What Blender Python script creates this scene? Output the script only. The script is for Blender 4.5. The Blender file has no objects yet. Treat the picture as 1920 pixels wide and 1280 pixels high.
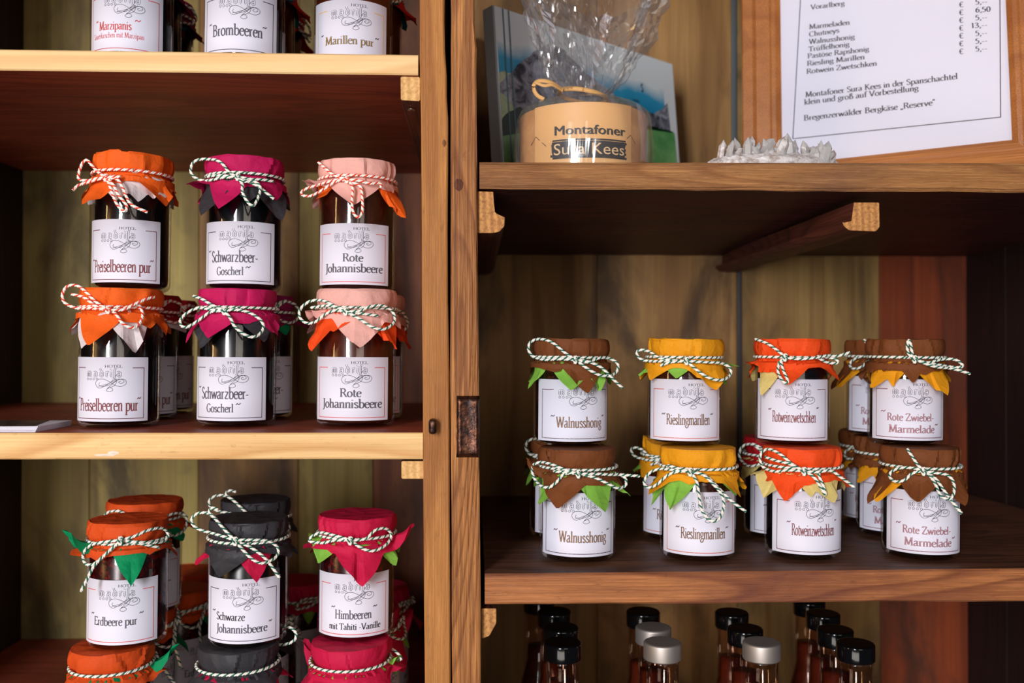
import bpy, bmesh, math, random
from mathutils import Vector, Matrix, noise
PI = math.pi
sc = bpy.context.scene
COL = sc.collection
random.seed(7)

# ------------------------------------------------------------------ camera
F = 1750.0                      # focal length in pixels of the 1920 wide frame
D0 = 0.78                       # camera to the front plane of the shelves (y = 0)
CAM = Vector((0, -D0, 1.5))
cd = bpy.data.cameras.new('camera'); cam = bpy.data.objects.new('camera', cd); COL.objects.link(cam)
cam.location = CAM
cam.rotation_euler = (PI/2 + 15/F, 0, -0.04)
cd.sensor_width = 36; cd.lens = 36*F/1920; cd.clip_start = .02
cd.dof.use_dof = True; cd.dof.focus_distance = .815; cd.dof.aperture_fstop = 4.5
sc.camera = cam
RM = cam.rotation_euler.to_matrix()

# ------------------------------------------------------------------ light
w = bpy.data.worlds.new('world'); sc.world = w; w.use_nodes = True
w.node_tree.nodes['Background'].inputs[0].default_value = (.55, .62, .8, 1)
w.node_tree.nodes['Background'].inputs[1].default_value = .045
def area(name, loc, target, sx, sy, power, color):
    l = bpy.data.lights.new(name, 'AREA'); l.shape = 'RECTANGLE'; l.size = sx; l.size_y = sy
    l.energy = power; l.color = color
    o = bpy.data.objects.new(name, l); COL.objects.link(o); o.location = loc
    o.rotation_euler = (Vector(target)-Vector(loc)).to_track_quat('-Z', 'Y').to_euler()
    return o
area('window_light', (-.95, -2.55, 1.85), (0, .1, 1.5), .42, 1.3, 74, (.93, .96, 1))
area('warm_lamp_light', (-2.3, -1.15, 1.9), (0, .2, 1.5), .17, 1.0, 11, (1, .62, .26))
area('right_fill_light', (.7, -2.5, 2.0), (.1, .2, 1.5), 1.0, 1.0, 10, (1, .9, .8))  # unseen fill added at front right, lifts the book cover
area('low_fill_light', (-.5, -1.9, .55), (0, .2, 1.6), 1.6, .5, 8, (1, .93, .85))  # fill added low in front, unseen, brightens the shelf undersides
sc.view_settings.view_transform = 'Standard'; sc.view_settings.look = 'None'
sc.view_settings.gamma = 1; sc.view_settings.exposure = 0.0
try: sc.view_settings.use_curve_mapping = False
except Exception: pass

def ray(px, py):
    return (RM @ Vector(((px-960)/F, (640-py)/F, -1))).normalized()
def at(px, py, y):
    """world point seen at a photo pixel on the plane Y = y"""
    d = ray(px, py); t = (y-CAM.y)/d.y
    return CAM + d*t
def lin(c):
    return tuple((x/12.92 if x <= .04045 else ((x+.055)/1.055)**2.4) for x in [v/255 for v in c])

# ------------------------------------------------------------------ object helpers
def link(name, me, mats, parent=None):
    o = bpy.data.objects.new(name, me); COL.objects.link(o)
    for m in (mats if isinstance(mats, (list, tuple)) else [mats]): me.materials.append(m)
    if parent is not None: o.parent = parent
    return o
def mesh(name, v, f, mats, parent=None, smooth=False, mi=None):
    me = bpy.data.meshes.new(name); me.from_pydata([tuple(p) for p in v], [], f); 
    if smooth: me.polygons.foreach_set('use_smooth', [True]*len(me.polygons))
    if mi: me.polygons.foreach_set('material_index', mi)
    o = link(name, me, mats, parent); me.update(); return o
def tag(o, label=None, cat=None, group=None, kind=None):
    if label: o['label'] = label
    if cat: o['category'] = cat
    if group: o['group'] = group
    if kind: o['kind'] = kind
    return o
def empty(name, loc=(0, 0, 0), rz=0, ry=0):
    o = bpy.data.objects.new(name, None); COL.objects.link(o); o.location = loc
    o.rotation_euler = (0, ry, rz); o.empty_display_size = .02; return o
def bm_obj(name, bm, mats, parent=None, smooth=False):
    me = bpy.data.meshes.new(name); bmesh.ops.recalc_face_normals(bm, faces=bm.faces); bm.to_mesh(me); bm.free()
    if smooth: me.polygons.foreach_set('use_smooth', [True]*len(me.polygons))
    return link(name, me, mats, parent)
def bevel(bm, r, seg=2):
    bmesh.ops.bevel(bm, geom=bm.edges[:], offset=r, segments=seg, affect='EDGES', profile=.5)
def box_bm(lo, hi, bev=0, seg=2):
    bm = bmesh.new(); bmesh.ops.create_cube(bm, size=1)
    for v in bm.verts:
        v.co = Vector([lo[i] + (v.co[i]+.5)*(hi[i]-lo[i]) for i in range(3)])
    if bev: bevel(bm, bev, seg)
    return bm
def prism(poly, y0, y1, bev=0, dz=0):
    """polygon in x,z at depth y0 pushed back to y1"""
    bm = bmesh.new(); n = len(poly)
    a = [bm.verts.new((x, y0, z)) for x, z in poly]; b = [bm.verts.new((x, y1, z+dz)) for x, z in poly]
    bm.faces.new(a); bm.faces.new(b[::-1])
    for i in range(n): bm.faces.new((a[i], b[i], b[(i+1) % n], a[(i+1) % n]))
    if bev: bevel(bm, bev, 2)
    return bm
def lathe(prof, n=48):
    v = []; f = []
    for r, z in prof:
        for i in range(n):
            a = 2*PI*i/n; v.append((r*math.cos(a), r*math.sin(a), z))
    for j in range(len(prof)-1):
        for i in range(n):
            k = (i+1) % n; f.append((j*n+i, j*n+k, (j+1)*n+k, (j+1)*n+i))
    return v, f

# ------------------------------------------------------------------ materials
def mat(name):
    m = bpy.data.materials.new(name); m.use_nodes = True
    return m, m.node_tree.nodes, m.node_tree.links, m.node_tree.nodes['Principled BSDF']
def plain(name, c, rough=.5, metal=0, coat=0, spec=.5):
    m, N, L, b = mat(name); b.inputs['Base Color'].default_value = (*lin(c), 1)
    b.inputs['Roughness'].default_value = rough; b.inputs['Metallic'].default_value = metal
    b.inputs['Coat Weight'].default_value = coat; b.inputs['Specular IOR Level'].default_value = spec; return m
def mixc(N, L, fac, a, b, mode='MIX'):
    n = N.new('ShaderNodeMix'); n.data_type = 'RGBA'; n.blend_type = mode
    for s, x in ((n.inputs[0], fac), (n.inputs[6], a), (n.inputs[7], b)):
        if hasattr(x, 'is_output'): L.new(x, s)
        elif isinstance(x, (int, float)): s.default_value = x
        else: s.default_value = (*x, 1)
    return n.outputs[2]
def ramp(N, L, src, stops):
    r = N.new('ShaderNodeValToRGB'); L.new(src, r.inputs[0]); e = r.color_ramp.elements
    while len(e) < len(stops): e.new(.5)
    for k, (p, c) in enumerate(stops):
        e[k].position = p; e[k].color = (*c, 1) if isinstance(c, tuple) else (c, c, c, 1)
    return r.outputs[0]
def tex(N, L, vec, scale, detail=5, rough=.6, dist=0):
    n = N.new('ShaderNodeTexNoise'); n.inputs['Scale'].default_value = scale; n.inputs['Detail'].default_value = detail
    n.inputs['Roughness'].default_value = rough; n.inputs['Distortion'].default_value = dist; L.new(vec, n.inputs['Vector'])
    return n.outputs[0]
def mapping(N, L, scale, loc=(0, 0, 0), rot=(0, 0, 0)):
    t = N.new('ShaderNodeTexCoord'); m = N.new('ShaderNodeMapping'); L.new(t.outputs['Object'], m.inputs[0])
    m.inputs['Scale'].default_value = scale; m.inputs['Location'].default_value = loc; m.inputs['Rotation'].default_value = rot
    return m.outputs[0]
def wood(name, light, dark, axis='z', ring=22, rough=.55, blotch=None, bl=.35, bumpk=.25, seed=0, contrast=1.0, fine=1.0, spec=.35, lines=(700, .55)):
    """growth rings and fine fibres run along axis; darker blotches on top"""
    m, N, L, b = mat(name)
    def st(k): return {'x': (k, 1, 1), 'y': (1, k, 1), 'z': (1, 1, k)}[axis]
    base = tex(N, L, mapping(N, L, st(.10), (seed*3.7, seed*1.9, seed*2.3)), 9, 2, .45, .4)
    mul = N.new('ShaderNodeMath'); mul.operation = 'MULTIPLY'; L.new(base, mul.inputs[0]); mul.inputs[1].default_value = ring*2.6
    fr = N.new('ShaderNodeMath'); fr.operation = 'FRACT'; L.new(mul.outputs[0], fr.inputs[0])
    g1 = ramp(N, L, fr.outputs[0], [(.0, 0.55), (.08, 0.0), (.55, .12), (.92, 1.0), (1.0, .6)])
    fib = tex(N, L, mapping(N, L, st(.018), (seed, seed*5, seed)), lines[0], 3, .65)
    g2 = ramp(N, L, fib, [(.40, 0.0), (.62, 1.0)])
    wide = tex(N, L, mapping(N, L, st(.06), (seed*7, seed, seed*3)), 60, 4, .6)
    g3 = ramp(N, L, wide, [(.38, 0.0), (.64, 1.0)])
    ld = tuple(x*.62 for x in lin(dark))
    c = mixc(N, L, mixc(N, L, g1, (0, 0, 0), (.8, .8, .8)), lin(light), lin(dark))
    c = mixc(N, L, mixc(N, L, g3, (0, 0, 0), (.45, .45, .45)), c, lin(dark))
    f_ = min(.9, lines[1]*fine); c = mixc(N, L, mixc(N, L, g2, (0, 0, 0), (f_, f_, f_)), c, ld)
    if blotch:
        bn = tex(N, L, mapping(N, L, st(.40), (seed*2, 0, seed*7)), 10, 6, .62, .5)
        k = ramp(N, L, bn, [(.47, 0.0), (.66, 1.0)])
        c = mixc(N, L, mixc(N, L, k, (0, 0, 0), (bl, bl, bl)), c, lin(blotch))
        if bl >= .3 and 'plank' not in name:      # small dents, dark specks and pale scuffs of old wood
            sp_ = tex(N, L, mapping(N, L, st(.30), (seed*5, seed, 1)), 170, 5, .72)
            c = mixc(N, L, mixc(N, L, ramp(N, L, sp_, [(.58, 0.0), (.70, 1.0)]), (0, 0, 0), (.55, .55, .55)), c, ld)
            c = mixc(N, L, mixc(N, L, ramp(N, L, sp_, [(.28, 1.0), (.38, 0.0)]), (0, 0, 0), (.30, .30, .30)), c, tuple(min(1, x*1.35) for x in lin(light)))
    L.new(c, b.inputs['Base Color']); b.inputs['Roughness'].default_value = rough
    b.inputs['Specular IOR Level'].default_value = spec
    bp = N.new('ShaderNodeBump'); bp.inputs['Strength'].default_value = bumpk; bp.inputs['Distance'].default_value = .0012; bp.invert = True
    L.new(mixc(N, L, .5, g1, g2), bp.inputs['Height']); L.new(bp.outputs[0], b.inputs['Normal'])
    return m
def endgrain(name, light, dark):
    m, N, L, b = mat(name); v = mapping(N, L, (1, 1, 1))
    n1 = tex(N, L, v, 420, 3, .6); w_ = N.new('ShaderNodeTexWave'); w_.inputs['Scale'].default_value = 55; w_.inputs['Distortion'].default_value = 2
    v2 = mapping(N, L, (1, 1, .25), rot=(0, .2, 0)); L.new(v2, w_.inputs[0])
    c = mixc(N, L, ramp(N, L, n1, [(.40, 0.), (.75, .8)]), lin(light), lin(dark))
    c = mixc(N, L, mixc(N, L, w_.outputs[1], (0, 0, 0), (.45, .45, .45)), c, lin(dark))
    L.new(c, b.inputs['Base Color']); b.inputs['Roughness'].default_value = .8
    bp = N.new('ShaderNodeBump'); bp.inputs['Strength'].default_value = .6; bp.inputs['Distance'].default_value = .001
    L.new(n1, bp.inputs['Height']); L.new(bp.outputs[0], b.inputs['Normal']); return m

M = {}
M['pine_edge'] = wood('pale_pine_edge', (246, 206, 148), (226, 174, 114), 'x', 4, .6, (206, 150, 96), .22, .15, 1, lines=(500, .16))
M['pine_edge2'] = wood('pine_edge_knotty', (248, 204, 140), (206, 146, 82), 'x', 9, .6, (226, 168, 108), .3, .3, 5, lines=(600, .22))
M['stain'] = wood('red_brown_stained_board', (172, 78, 50), (128, 52, 36), 'x', 8, .5, (84, 36, 28), .4, .15, 2, lines=(700, .35))
M['post_a'] = wood('amber_post', (198, 132, 68), (158, 96, 44), 'z', 5, .6, (134, 80, 42), .4, .5, 3, lines=(900, .38))
M['post_b'] = wood('ribbed_amber_post', (206, 138, 76), (136, 78, 38), 'z', 16, .6, (112, 64, 38), .38, .9, 9, lines=(480, .75))
M['old_edge'] = wood('weathered_board_edge', (196, 136, 80), (150, 94, 52), 'x', 9, .7, (122, 86, 66), .55, .9, 4, lines=(800, .45))
M['red_edge'] = wood('reddish_board_edge', (196, 124, 72), (122, 64, 40), 'x', 9, .55, (106, 56, 46), .65, .7, 6, lines=(700, .4))
M['old_board'] = wood('dark_stained_board', (96, 46, 34), (56, 28, 24), 'x', 10, .5, (40, 22, 20), .4, .6, 7)
M['old_board_top'] = wood('worn_board_top', (132, 84, 56), (72, 42, 32), 'x', 12, .5, (60, 34, 28), .5, .7, 8)
M['batten'] = wood('stained_batten', (112, 56, 40), (70, 32, 26), 'y', 14, .55, None, 0, .5, 3)
M['end_grain'] = endgrain('rough_end_grain', (214, 150, 84), (120, 68, 34))
M['end_grain_pale'] = endgrain('pale_end_grain', (236, 188, 122), (178, 122, 66))
M['plank'] = [wood('olive_or_red_bounce_plank_%d' % i, a, b, 'z', 2.2, .62, (52, 36, 26), .78, .15, 11+i, lines=(420, .22)) for i, (a, b) in enumerate([
    ((166, 146, 84), (128, 104, 58)), ((178, 154, 84), (136, 110, 58)), ((168, 124, 70), (126, 86, 46)), ((150, 90, 58), (106, 56, 38)),  # fourth and last planks redder: warm bounce light put into the wood colour
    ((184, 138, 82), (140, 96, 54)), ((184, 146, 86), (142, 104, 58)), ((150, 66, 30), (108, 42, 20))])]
M['panel'] = wood('dark_red_side_panel', (44, 22, 20), (28, 16, 16), 'z', 10, .6, None, 0, .2, 15)  # wood darkened so its colour carries the shade at the cabinet sides
M['frame'] = wood('varnished_frame', (196, 122, 62), (164, 96, 48), 'z', 2.5, .35, None, 0, .1, 12, spec=.5)
M['paper'] = plain('white_paper', (228, 223, 236), .6, spec=.3)
M['ink'] = plain('black_ink', (38, 32, 38), .6)
M['ink_soft'] = plain('logo_ink', (54, 52, 62), .6)
M['iron'] = plain('rusty_iron', (58, 34, 28), .35, .85)
M['screw'] = plain('steel_screw', (150, 135, 120), .35, 1)
M['black'] = plain('black_plastic', (8, 8, 10), .12, 0, .6)
M['silver'] = plain('brushed_silver', (196, 184, 176), .5, .85)
def iron():
    m, N, L, b = mat('hammered_rusty_iron'); v = mapping(N, L, (1, 1, 1)); n = tex(N, L, v, 130, 4)
    L.new(ramp(N, L, n, [(.35, lin((36, 26, 26))), (.6, lin((92, 56, 40))), (.75, lin((140, 92, 66)))]), b.inputs['Base Color'])
    b.inputs['Metallic'].default_value = .8; b.inputs['Roughness'].default_value = .36
    bp = N.new('ShaderNodeBump'); bp.inputs['Strength'].default_value = .5; bp.inputs['Distance'].default_value = .002
    L.new(n, bp.inputs['Height']); L.new(bp.outputs[0], b.inputs['Normal']); return m
M['plate'] = iron()
def tissue(name, c, rough=.7, trans=.14):
    m, N, L, b = mat(name); v = mapping(N, L, (1, 1, 1)); n = tex(N, L, v, 900, 3, .7); vo = N.new('ShaderNodeTexVoronoi'); vo.inputs['Scale'].default_value = 62; L.new(mixc(N, L, .04, v, mixc(N, L, 1.0, v, (1, 1, 1))), vo.inputs['Vector']); n2 = mixc(N, L, .6, vo.outputs[0], tex(N, L, v, 48, 3, .55, .6))
    base = lin(c); dk = tuple(x*.72 for x in base)
    cc = mixc(N, L, ramp(N, L, n, [(.3, 0.), (.7, 1.)]), mixc(N, L, .5, base, dk), base)
    L.new(cc, b.inputs['Base Color']); b.inputs['Roughness'].default_value = rough; b.inputs['Specular IOR Level'].default_value = .25
    bp = N.new('ShaderNodeBump'); bp.inputs['Strength'].default_value = .6; bp.inputs['Distance'].default_value = .0055
    L.new(n2, bp.inputs['Height']); L.new(bp.outputs[0], b.inputs['Normal'])
    t = N.new('ShaderNodeBsdfTranslucent'); L.new(cc, t.inputs[0]); mx = N.new('ShaderNodeMixShader'); mx.inputs[0].default_value = trans
    L.new(b.outputs[0], mx.inputs[1]); L.new(t.outputs[0], mx.inputs[2])
    L.new(mx.outputs[0], N['Material Output'].inputs[0]); return m
T = {k: tissue(k+'_tissue_paper', c) for k, c in dict(
    orange=(255, 104, 26), pink=(204, 22, 92), blush=(250, 186, 174), white=(240, 226, 226), charcoal=(62, 60, 66),
    brick=(232, 84, 28), green=(0, 150, 92), lime=(140, 196, 74), raspberry=(214, 24, 72), darkred=(180, 20, 30),
    brown=(128, 70, 34), yellow=(250, 166, 24), flame=(255, 82, 24), cream=(240, 214, 132), red=(232, 48, 30), teal=(0, 110, 124),
    plum=(150, 26, 84)).items()}
T['charcoal'] = tissue('charcoal_tissue', (58, 56, 60), .55, .05)
def glassy(name, tint, k=.10, rough=.02, milk=0):
    m, N, L, b = mat(name); N.remove(b)
    tr = N.new('ShaderNodeBsdfTransparent'); tr.inputs[0].default_value = (*tint, 1)
    gl = N.new('ShaderNodeBsdfGlossy'); gl.inputs['Roughness'].default_value = rough; gl.inputs[0].default_value = (1, 1, 1, 1)
    fr = N.new('ShaderNodeLayerWeight'); fr.inputs[0].default_value = .25
    ml = N.new('ShaderNodeMath'); ml.operation = 'MULTIPLY_ADD'; L.new(fr.outputs['Fresnel'], ml.inputs[0]); ml.inputs[1].default_value = .38; ml.inputs[2].default_value = k
    ml.use_clamp = True
    if milk:
        df = N.new('ShaderNodeBsdfDiffuse'); df.inputs[0].default_value = (.9, .9, .92, 1); tl2 = N.new('ShaderNodeBsdfTranslucent'); tl2.inputs[0].default_value = (.9, .9, .92, 1)
        ma = N.new('ShaderNodeMixShader'); ma.inputs[0].default_value = .5; L.new(df.outputs[0], ma.inputs[1]); L.new(tl2.outputs[0], ma.inputs[2])
        mb = N.new('ShaderNodeMixShader'); mb.inputs[0].default_value = milk; L.new(tr.outputs[0], mb.inputs[1]); L.new(ma.outputs[0], mb.inputs[2]); tr = mb
    mx = N.new('ShaderNodeMixShader'); L.new(ml.outputs[0], mx.inputs[0]); L.new(tr.outputs[0], mx.inputs[1]); L.new(gl.outputs[0], mx.inputs[2])
    L.new(mx.outputs[0], N['Material Output'].inputs[0]); return m
M['glass'] = glassy('jar_glass', (.93, .9, .88), .03)
M['bottle_glass'] = glassy('bottle_glass', (.86, .72, .64), .05)
M['cello'] = glassy('cellophane', (.99, .985, .98), .045, .11, .09)
def jam(name, c, fleck=None):
    m, N, L, b = mat(name); v = mapping(N, L, (1, 1, 1)); n = tex(N, L, v, 140, 3, .6)
    if fleck: L.new(ramp(N, L, n, [(.52, lin(c)), (.62, lin(fleck))]), b.inputs['Base Color'])
    else: L.new(ramp(N, L, n, [(.4, lin(c)), (.8, tuple(x*1.6 for x in lin(c)))]), b.inputs['Base Color'])
    b.inputs['Roughness'].default_value = .25; return m
J = dict(dark=jam('dark_jam', (14, 9, 10)), black=jam('black_jam', (8, 8, 11)), red=jam('berry_jam', (44, 6, 9), (110, 16, 18)),
         ruby=jam('ruby_jam', (46, 14, 8)), amber=jam('amber_jam', (72, 26, 12)), choc=jam('walnut_honey', (30, 14, 10), (74, 38, 20)))
def inkset(c, fill):
    return (plain('label_ink_%d_%d_%d' % c, c, .6), plain('letter_fill_%d_%d_%d' % fill, fill, .6))
INK = dict(wine=inkset((98, 22, 32), (158, 74, 76)), black=inkset((30, 26, 42), (112, 106, 122)), red=inkset((216, 66, 52), (112, 106, 116)),
           brown=inkset((66, 28, 26), (180, 134, 88)), orange=inkset((206, 84, 40), (168, 116, 60)), gold=inkset((226, 166, 66), (196, 150, 66)),
           marz=inkset((196, 40, 44), (180, 70, 60)), onion=inkset((120, 26, 44), (206, 160, 170)))
M['twine_white'] = plain('twine_white', (250, 240, 228), .8)
M['twine_green'] = plain('twine_green', (26, 104, 84), .8)
M['twine_red'] = plain('twine_red', (232, 64, 34), .8)

# ------------------------------------------------------------------ serif stroke lettering
X = .64
def arc(cx, cy, rx, ry, a0=90, a1=450, n=14):
    return [(cx+rx*math.cos(math.radians(a0+(a1-a0)*i/n)), cy+ry*math.sin(math.radians(a0+(a1-a0)*i/n))) for i in range(n+1)]
# glyph: advance, list of strokes ('s' smooth / 'l' straight / 'p' as given, points), serifs (x, y, x0, x1)
G = {}
def g(ch, adv, strokes, ser=()): G[ch] = (adv, strokes, ser)
bowl = lambda x: ('s', [(x, .48), (x+.16, .62), (x+.33, .54), (x+.38, .32), (x+.32, .08), (x+.16, .0), (x, .1)])
lbowl = lambda x: ('s', [(x, .5), (x-.14, .63), (x-.32, .55), (x-.38, .32), (x-.32, .08), (x-.17, .0), (x, .12)])
g('a', .50, [('s', [(.08, .52), (.2, .63), (.34, .58), (.37, .42), (.37, .12), (.48, .02)]), ('s', [(.37, .38), (.16, .3), (.06, .16), (.14, .02), (.28, .04), (.37, .14)])])
g('b', .56, [('l', [(.12, 1.03), (.12, .0)]), bowl(.12)], [(1.0, .02, .12)])
g('c', .46, [('s', [(.42, .52), (.3, .63), (.14, .55), (.06, .32), (.14, .07), (.3, .0), (.43, .1)])])
g('d', .56, [('l', [(.44, 1.03), (.44, .0)]), lbowl(.44)], [(1.0, .32, .44), (.02, .44, .54)])
g('e', .47, [('l', [(.08, .37), (.42, .37)]), ('s', [(.42, .37), (.4, .54), (.27, .63), (.13, .55), (.06, .32), (.14, .07), (.3, .0), (.43, .1)])])
g('f', .33, [('s', [(.4, .95), (.31, 1.03), (.2, .96), (.16, .8), (.16, .4), (.16, 0)]), ('l', [(.04, .6), (.32, .6)])], [(.02, .05, .28)])
g('g', .50, [('p', arc(.24, .43, .17, .19)), ('l', [(.36, .56), (.48, .6)]), ('s', [(.15, .27), (.1, .17), (.2, .11), (.38, .08), (.45, -.08), (.34, -.26), (.16, -.28), (.05, -.16), (.12, -.03), (.22, .04)])])
g('h', .56, [('l', [(.12, 1.03), (.12, 0)]), ('s', [(.12, .46), (.27, .62), (.4, .58), (.43, .42), (.43, .2), (.43, 0)])], [(1.0, .02, .12), (.02, .03, .22), (.02, .34, .53)])
g('i', .27, [('l', [(.13, .62), (.13, 0)]), ('l', [(.13, .82), (.13, .9)])], [(.6, .03, .13), (.02, .04, .23)])
g('j', .27, [('s', [(.14, .62), (.14, .2), (.14, -.1), (.02, -.28)])])
g('k', .54, [('l', [(.12, 1.03), (.12, 0)]), ('l', [(.12, .27), (.42, .6)]), ('l', [(.22, .37), (.5, 0)])], [(1.0, .02, .12), (.02, .03, .22), (.6, .32, .5), (.02, .4, .56)])
g('l', .27, [('l', [(.13, 1.03), (.13, 0)])], [(1.0, .03, .13), (.02, .03, .24)])
g('m', .85, [('l', [(.12, .62), (.12, 0)]), ('s', [(.12, .46), (.26, .62), (.39, .58), (.42, .42), (.42, .2), (.42, 0)]), ('s', [(.42, .46), (.56, .62), (.69, .58), (.73, .42), (.73, .2), (.73, 0)])], [(.6, .02, .12), (.02, .03, .22), (.02, .33, .52), (.02, .64, .83)])
g('n', .56, [('l', [(.12, .62), (.12, 0)]), ('s', [(.12, .46), (.27, .62), (.4, .58), (.43, .42), (.43, .2), (.43, 0)])], [(.6, .02, .12), (.02, .03, .22), (.02, .34, .53)])
g('o', .54, [('p', arc(.27, .315, .21, .32))])
g('p', .56, [('l', [(.12, .62), (.12, -.33)]), bowl(.12)], [(.6, .02, .12), (-.32, .02, .23)])
g('r', .38, [('l', [(.12, .62), (.12, 0)]), ('s', [(.12, .42), (.2, .57), (.35, .6)])], [(.6, .02, .12), (.02, .03, .24)])
g('s', .42, [('s', [(.35, .5), (.23, .63), (.1, .56), (.1, .43), (.22, .33), (.34, .23), (.35, .08), (.21, .0), (.07, .12)])])
g('t', .34, [('s', [(.15, .84), (.15, .5), (.15, .14), (.22, .01), (.34, .07)]), ('l', [(.03, .6), (.32, .6)])])
g('u', .56, [('s', [(.11, .62), (.11, .3), (.12, .1), (.22, .0), (.34, .04), (.43, .16)]), ('l', [(.43, .62), (.43, 0)])], [(.6, .02, .11), (.6, .34, .43), (.02, .43, .53)])
g('v', .5, [('l', [(.05, .62), (.25, 0)]), ('l', [(.25, 0), (.45, .62)])], [(.6, .0, .15), (.6, .37, .52)])
g('w', .76, [('l', [(.05, .62), (.22, 0)]), ('l', [(.22, 0), (.38, .6)]), ('l', [(.38, .6), (.54, 0)]), ('l', [(.54, 0), (.72, .62)])], [(.6, .0, .15), (.6, .64, .78)])
g('y', .5, [('l', [(.05, .62), (.26, .02)]), ('s', [(.46, .62), (.26, .02), (.16, -.24), (.05, -.28)])], [(.6, .0, .15), (.6, .38, .53)])
g('z', .46, [('l', [(.06, .6), (.4, .6)]), ('l', [(.4, .6), (.06, .02)]), ('l', [(.06, .02), (.42, .02)])])
g('B', .68, [('l', [(.15, 1), (.15, 0)]), ('s', [(.15, .98), (.4, .96), (.5, .77), (.4, .57), (.15, .53)]), ('s', [(.15, .53), (.45, .5), (.58, .28), (.46, .05), (.15, .02)])], [(.98, .03, .2), (.02, .03, .2)])
g('C', .7, [('s', [(.62, .82), (.45, .99), (.2, .9), (.07, .5), (.2, .1), (.45, .0), (.64, .18)])])
g('E', .62, [('l', [(.15, 1), (.15, 0)]), ('l', [(.15, .98), (.54, .98)]), ('l', [(.15, .52), (.42, .52)]), ('l', [(.15, .02), (.57, .02)]), ('l', [(.54, .99), (.54, .84)]), ('l', [(.57, .02), (.57, .18)])], [(.98, .03, .2), (.02, .03, .2)])
g('G', .74, [('s', [(.64, .82), (.46, .99), (.2, .9), (.07, .5), (.2, .1), (.45, .0), (.62, .1)]), ('l', [(.62, .42), (.62, .06)])], [(.42, .5, .72)])
g('H', .8, [('l', [(.15, 1), (.15, 0)]), ('l', [(.64, 1), (.64, 0)]), ('l', [(.15, .52), (.64, .52)])], [(.98, .04, .26), (.02, .04, .26), (.98, .53, .75), (.02, .53, .75)])
g('J', .4, [('s', [(.26, 1), (.26, .5), (.26, .1), (.2, -.15), (.04, -.24)])], [(.98, .13, .38)])
g('K', .72, [('l', [(.15, 1), (.15, 0)]), ('l', [(.15, .42), (.56, .98)]), ('l', [(.28, .58), (.66, 0)])], [(.98, .04, .26), (.02, .04, .26), (.98, .46, .66), (.02, .56, .74)])
g('L', .6, [('l', [(.15, 1), (.15, 0)]), ('l', [(.15, .02), (.55, .02)]), ('l', [(.55, .02), (.55, .2)])], [(.98, .04, .26)])
g('M', .94, [('l', [(.14, 0), (.18, 1)]), ('l', [(.18, 1), (.46, .06)]), ('l', [(.46, .06), (.75, 1)]), ('l', [(.75, 1), (.8, 0)])], [(.98, .06, .2), (.02, .04, .25), (.98, .74, .88), (.02, .7, .92)])
g('O', .8, [('p', arc(.4, .5, .33, .5))])
g('P', .62, [('l', [(.15, 1), (.15, 0)]), ('s', [(.15, .98), (.42, .97), (.54, .74), (.42, .5), (.15, .47)])], [(.98, .03, .2), (.02, .04, .27)])
g('R', .7, [('l', [(.15, 1), (.15, 0)]), ('s', [(.15, .98), (.42, .97), (.54, .75), (.42, .53), (.15, .5)]), ('l', [(.36, .52), (.64, 0)])], [(.98, .03, .2), (.02, .04, .27), (.02, .56, .72)])
g('S', .55, [('s', [(.46, .82), (.3, .99), (.12, .88), (.12, .66), (.3, .52), (.46, .36), (.46, .12), (.26, .0), (.08, .18)])])
g('T', .66, [('l', [(.33, 1), (.33, 0)]), ('l', [(.05, .98), (.61, .98)]), ('l', [(.05, .98), (.05, .82)]), ('l', [(.61, .98), (.61, .82)])], [(.02, .2, .46)])
g('V', .72, [('l', [(.06, 1), (.36, 0)]), ('l', [(.36, 0), (.66, 1)])], [(.98, 0, .18), (.98, .56, .74)])
g('W', 1.0, [('l', [(.06, 1), (.28, 0)]), ('l', [(.28, 0), (.5, .98)]), ('l', [(.5, .98), (.72, 0)]), ('l', [(.72, 0), (.94, 1)])], [(.98, 0, .18), (.98, .38, .56), (.98, .84, 1.02)])
g('Z', .66, [('l', [(.08, .98), (.58, .98)]), ('l', [(.58, .98), (.06, .02)]), ('l', [(.06, .02), (.6, .02)]), ('l', [(.08, .98), (.08, .82)]), ('l', [(.6, .02), (.6, .18)])])
g('1', .4, [('l', [(.2, 1), (.2, 0)]), ('l', [(.08, .86), (.2, 1)])], [(.02, .08, .32)])
g('0', .52, [('p', arc(.26, .5, .19, .5))])
g('3', .5, [('s', [(.08, .84), (.22, .99), (.38, .86), (.34, .62), (.18, .54), (.4, .42), (.42, .14), (.22, .0), (.06, .1)])])
g('5', .5, [('l', [(.12, .98), (.42, .98)]), ('l', [(.12, .98), (.1, .56)]), ('s', [(.1, .56), (.3, .6), (.42, .38), (.34, .08), (.16, .0), (.06, .08)])])
g('6', .52, [('s', [(.4, .98), (.18, .8), (.08, .4), (.16, .06), (.3, .0), (.44, .2), (.4, .5), (.26, .58), (.1, .42)])])
g(',', .25, [('s', [(.1, .06), (.16, .04), (.14, -.08), (.06, -.18)])])
g('-', .36, [('l', [(.05, .32), (.31, .32)])])
g('~', .42, [('s', [(.04, .82), (.12, .95), (.22, .9), (.3, .84), (.4, .98)])])
g('"', .34, [('l', [(.06, .82), (.12, 1.0)]), ('l', [(.2, .82), (.26, 1.0)])])
g('\u201e', .34, [('s', [(.08, .06), (.1, -.04), (.04, -.16)]), ('s', [(.24, .06), (.26, -.04), (.2, -.16)])])
g('\u201c', .34, [('s', [(.12, 1.0), (.06, .9), (.09, .8)]), ('s', [(.27, 1.0), (.21, .9), (.24, .8)])])
g('\u20ac', .62, [('s', [(.54, .86), (.4, .98), (.2, .88), (.12, .5), (.2, .12), (.4, .0), (.56, .12)]), ('l', [(.03, .58), (.42, .58)]), ('l', [(.03, .44), (.38, .44)])])
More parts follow.
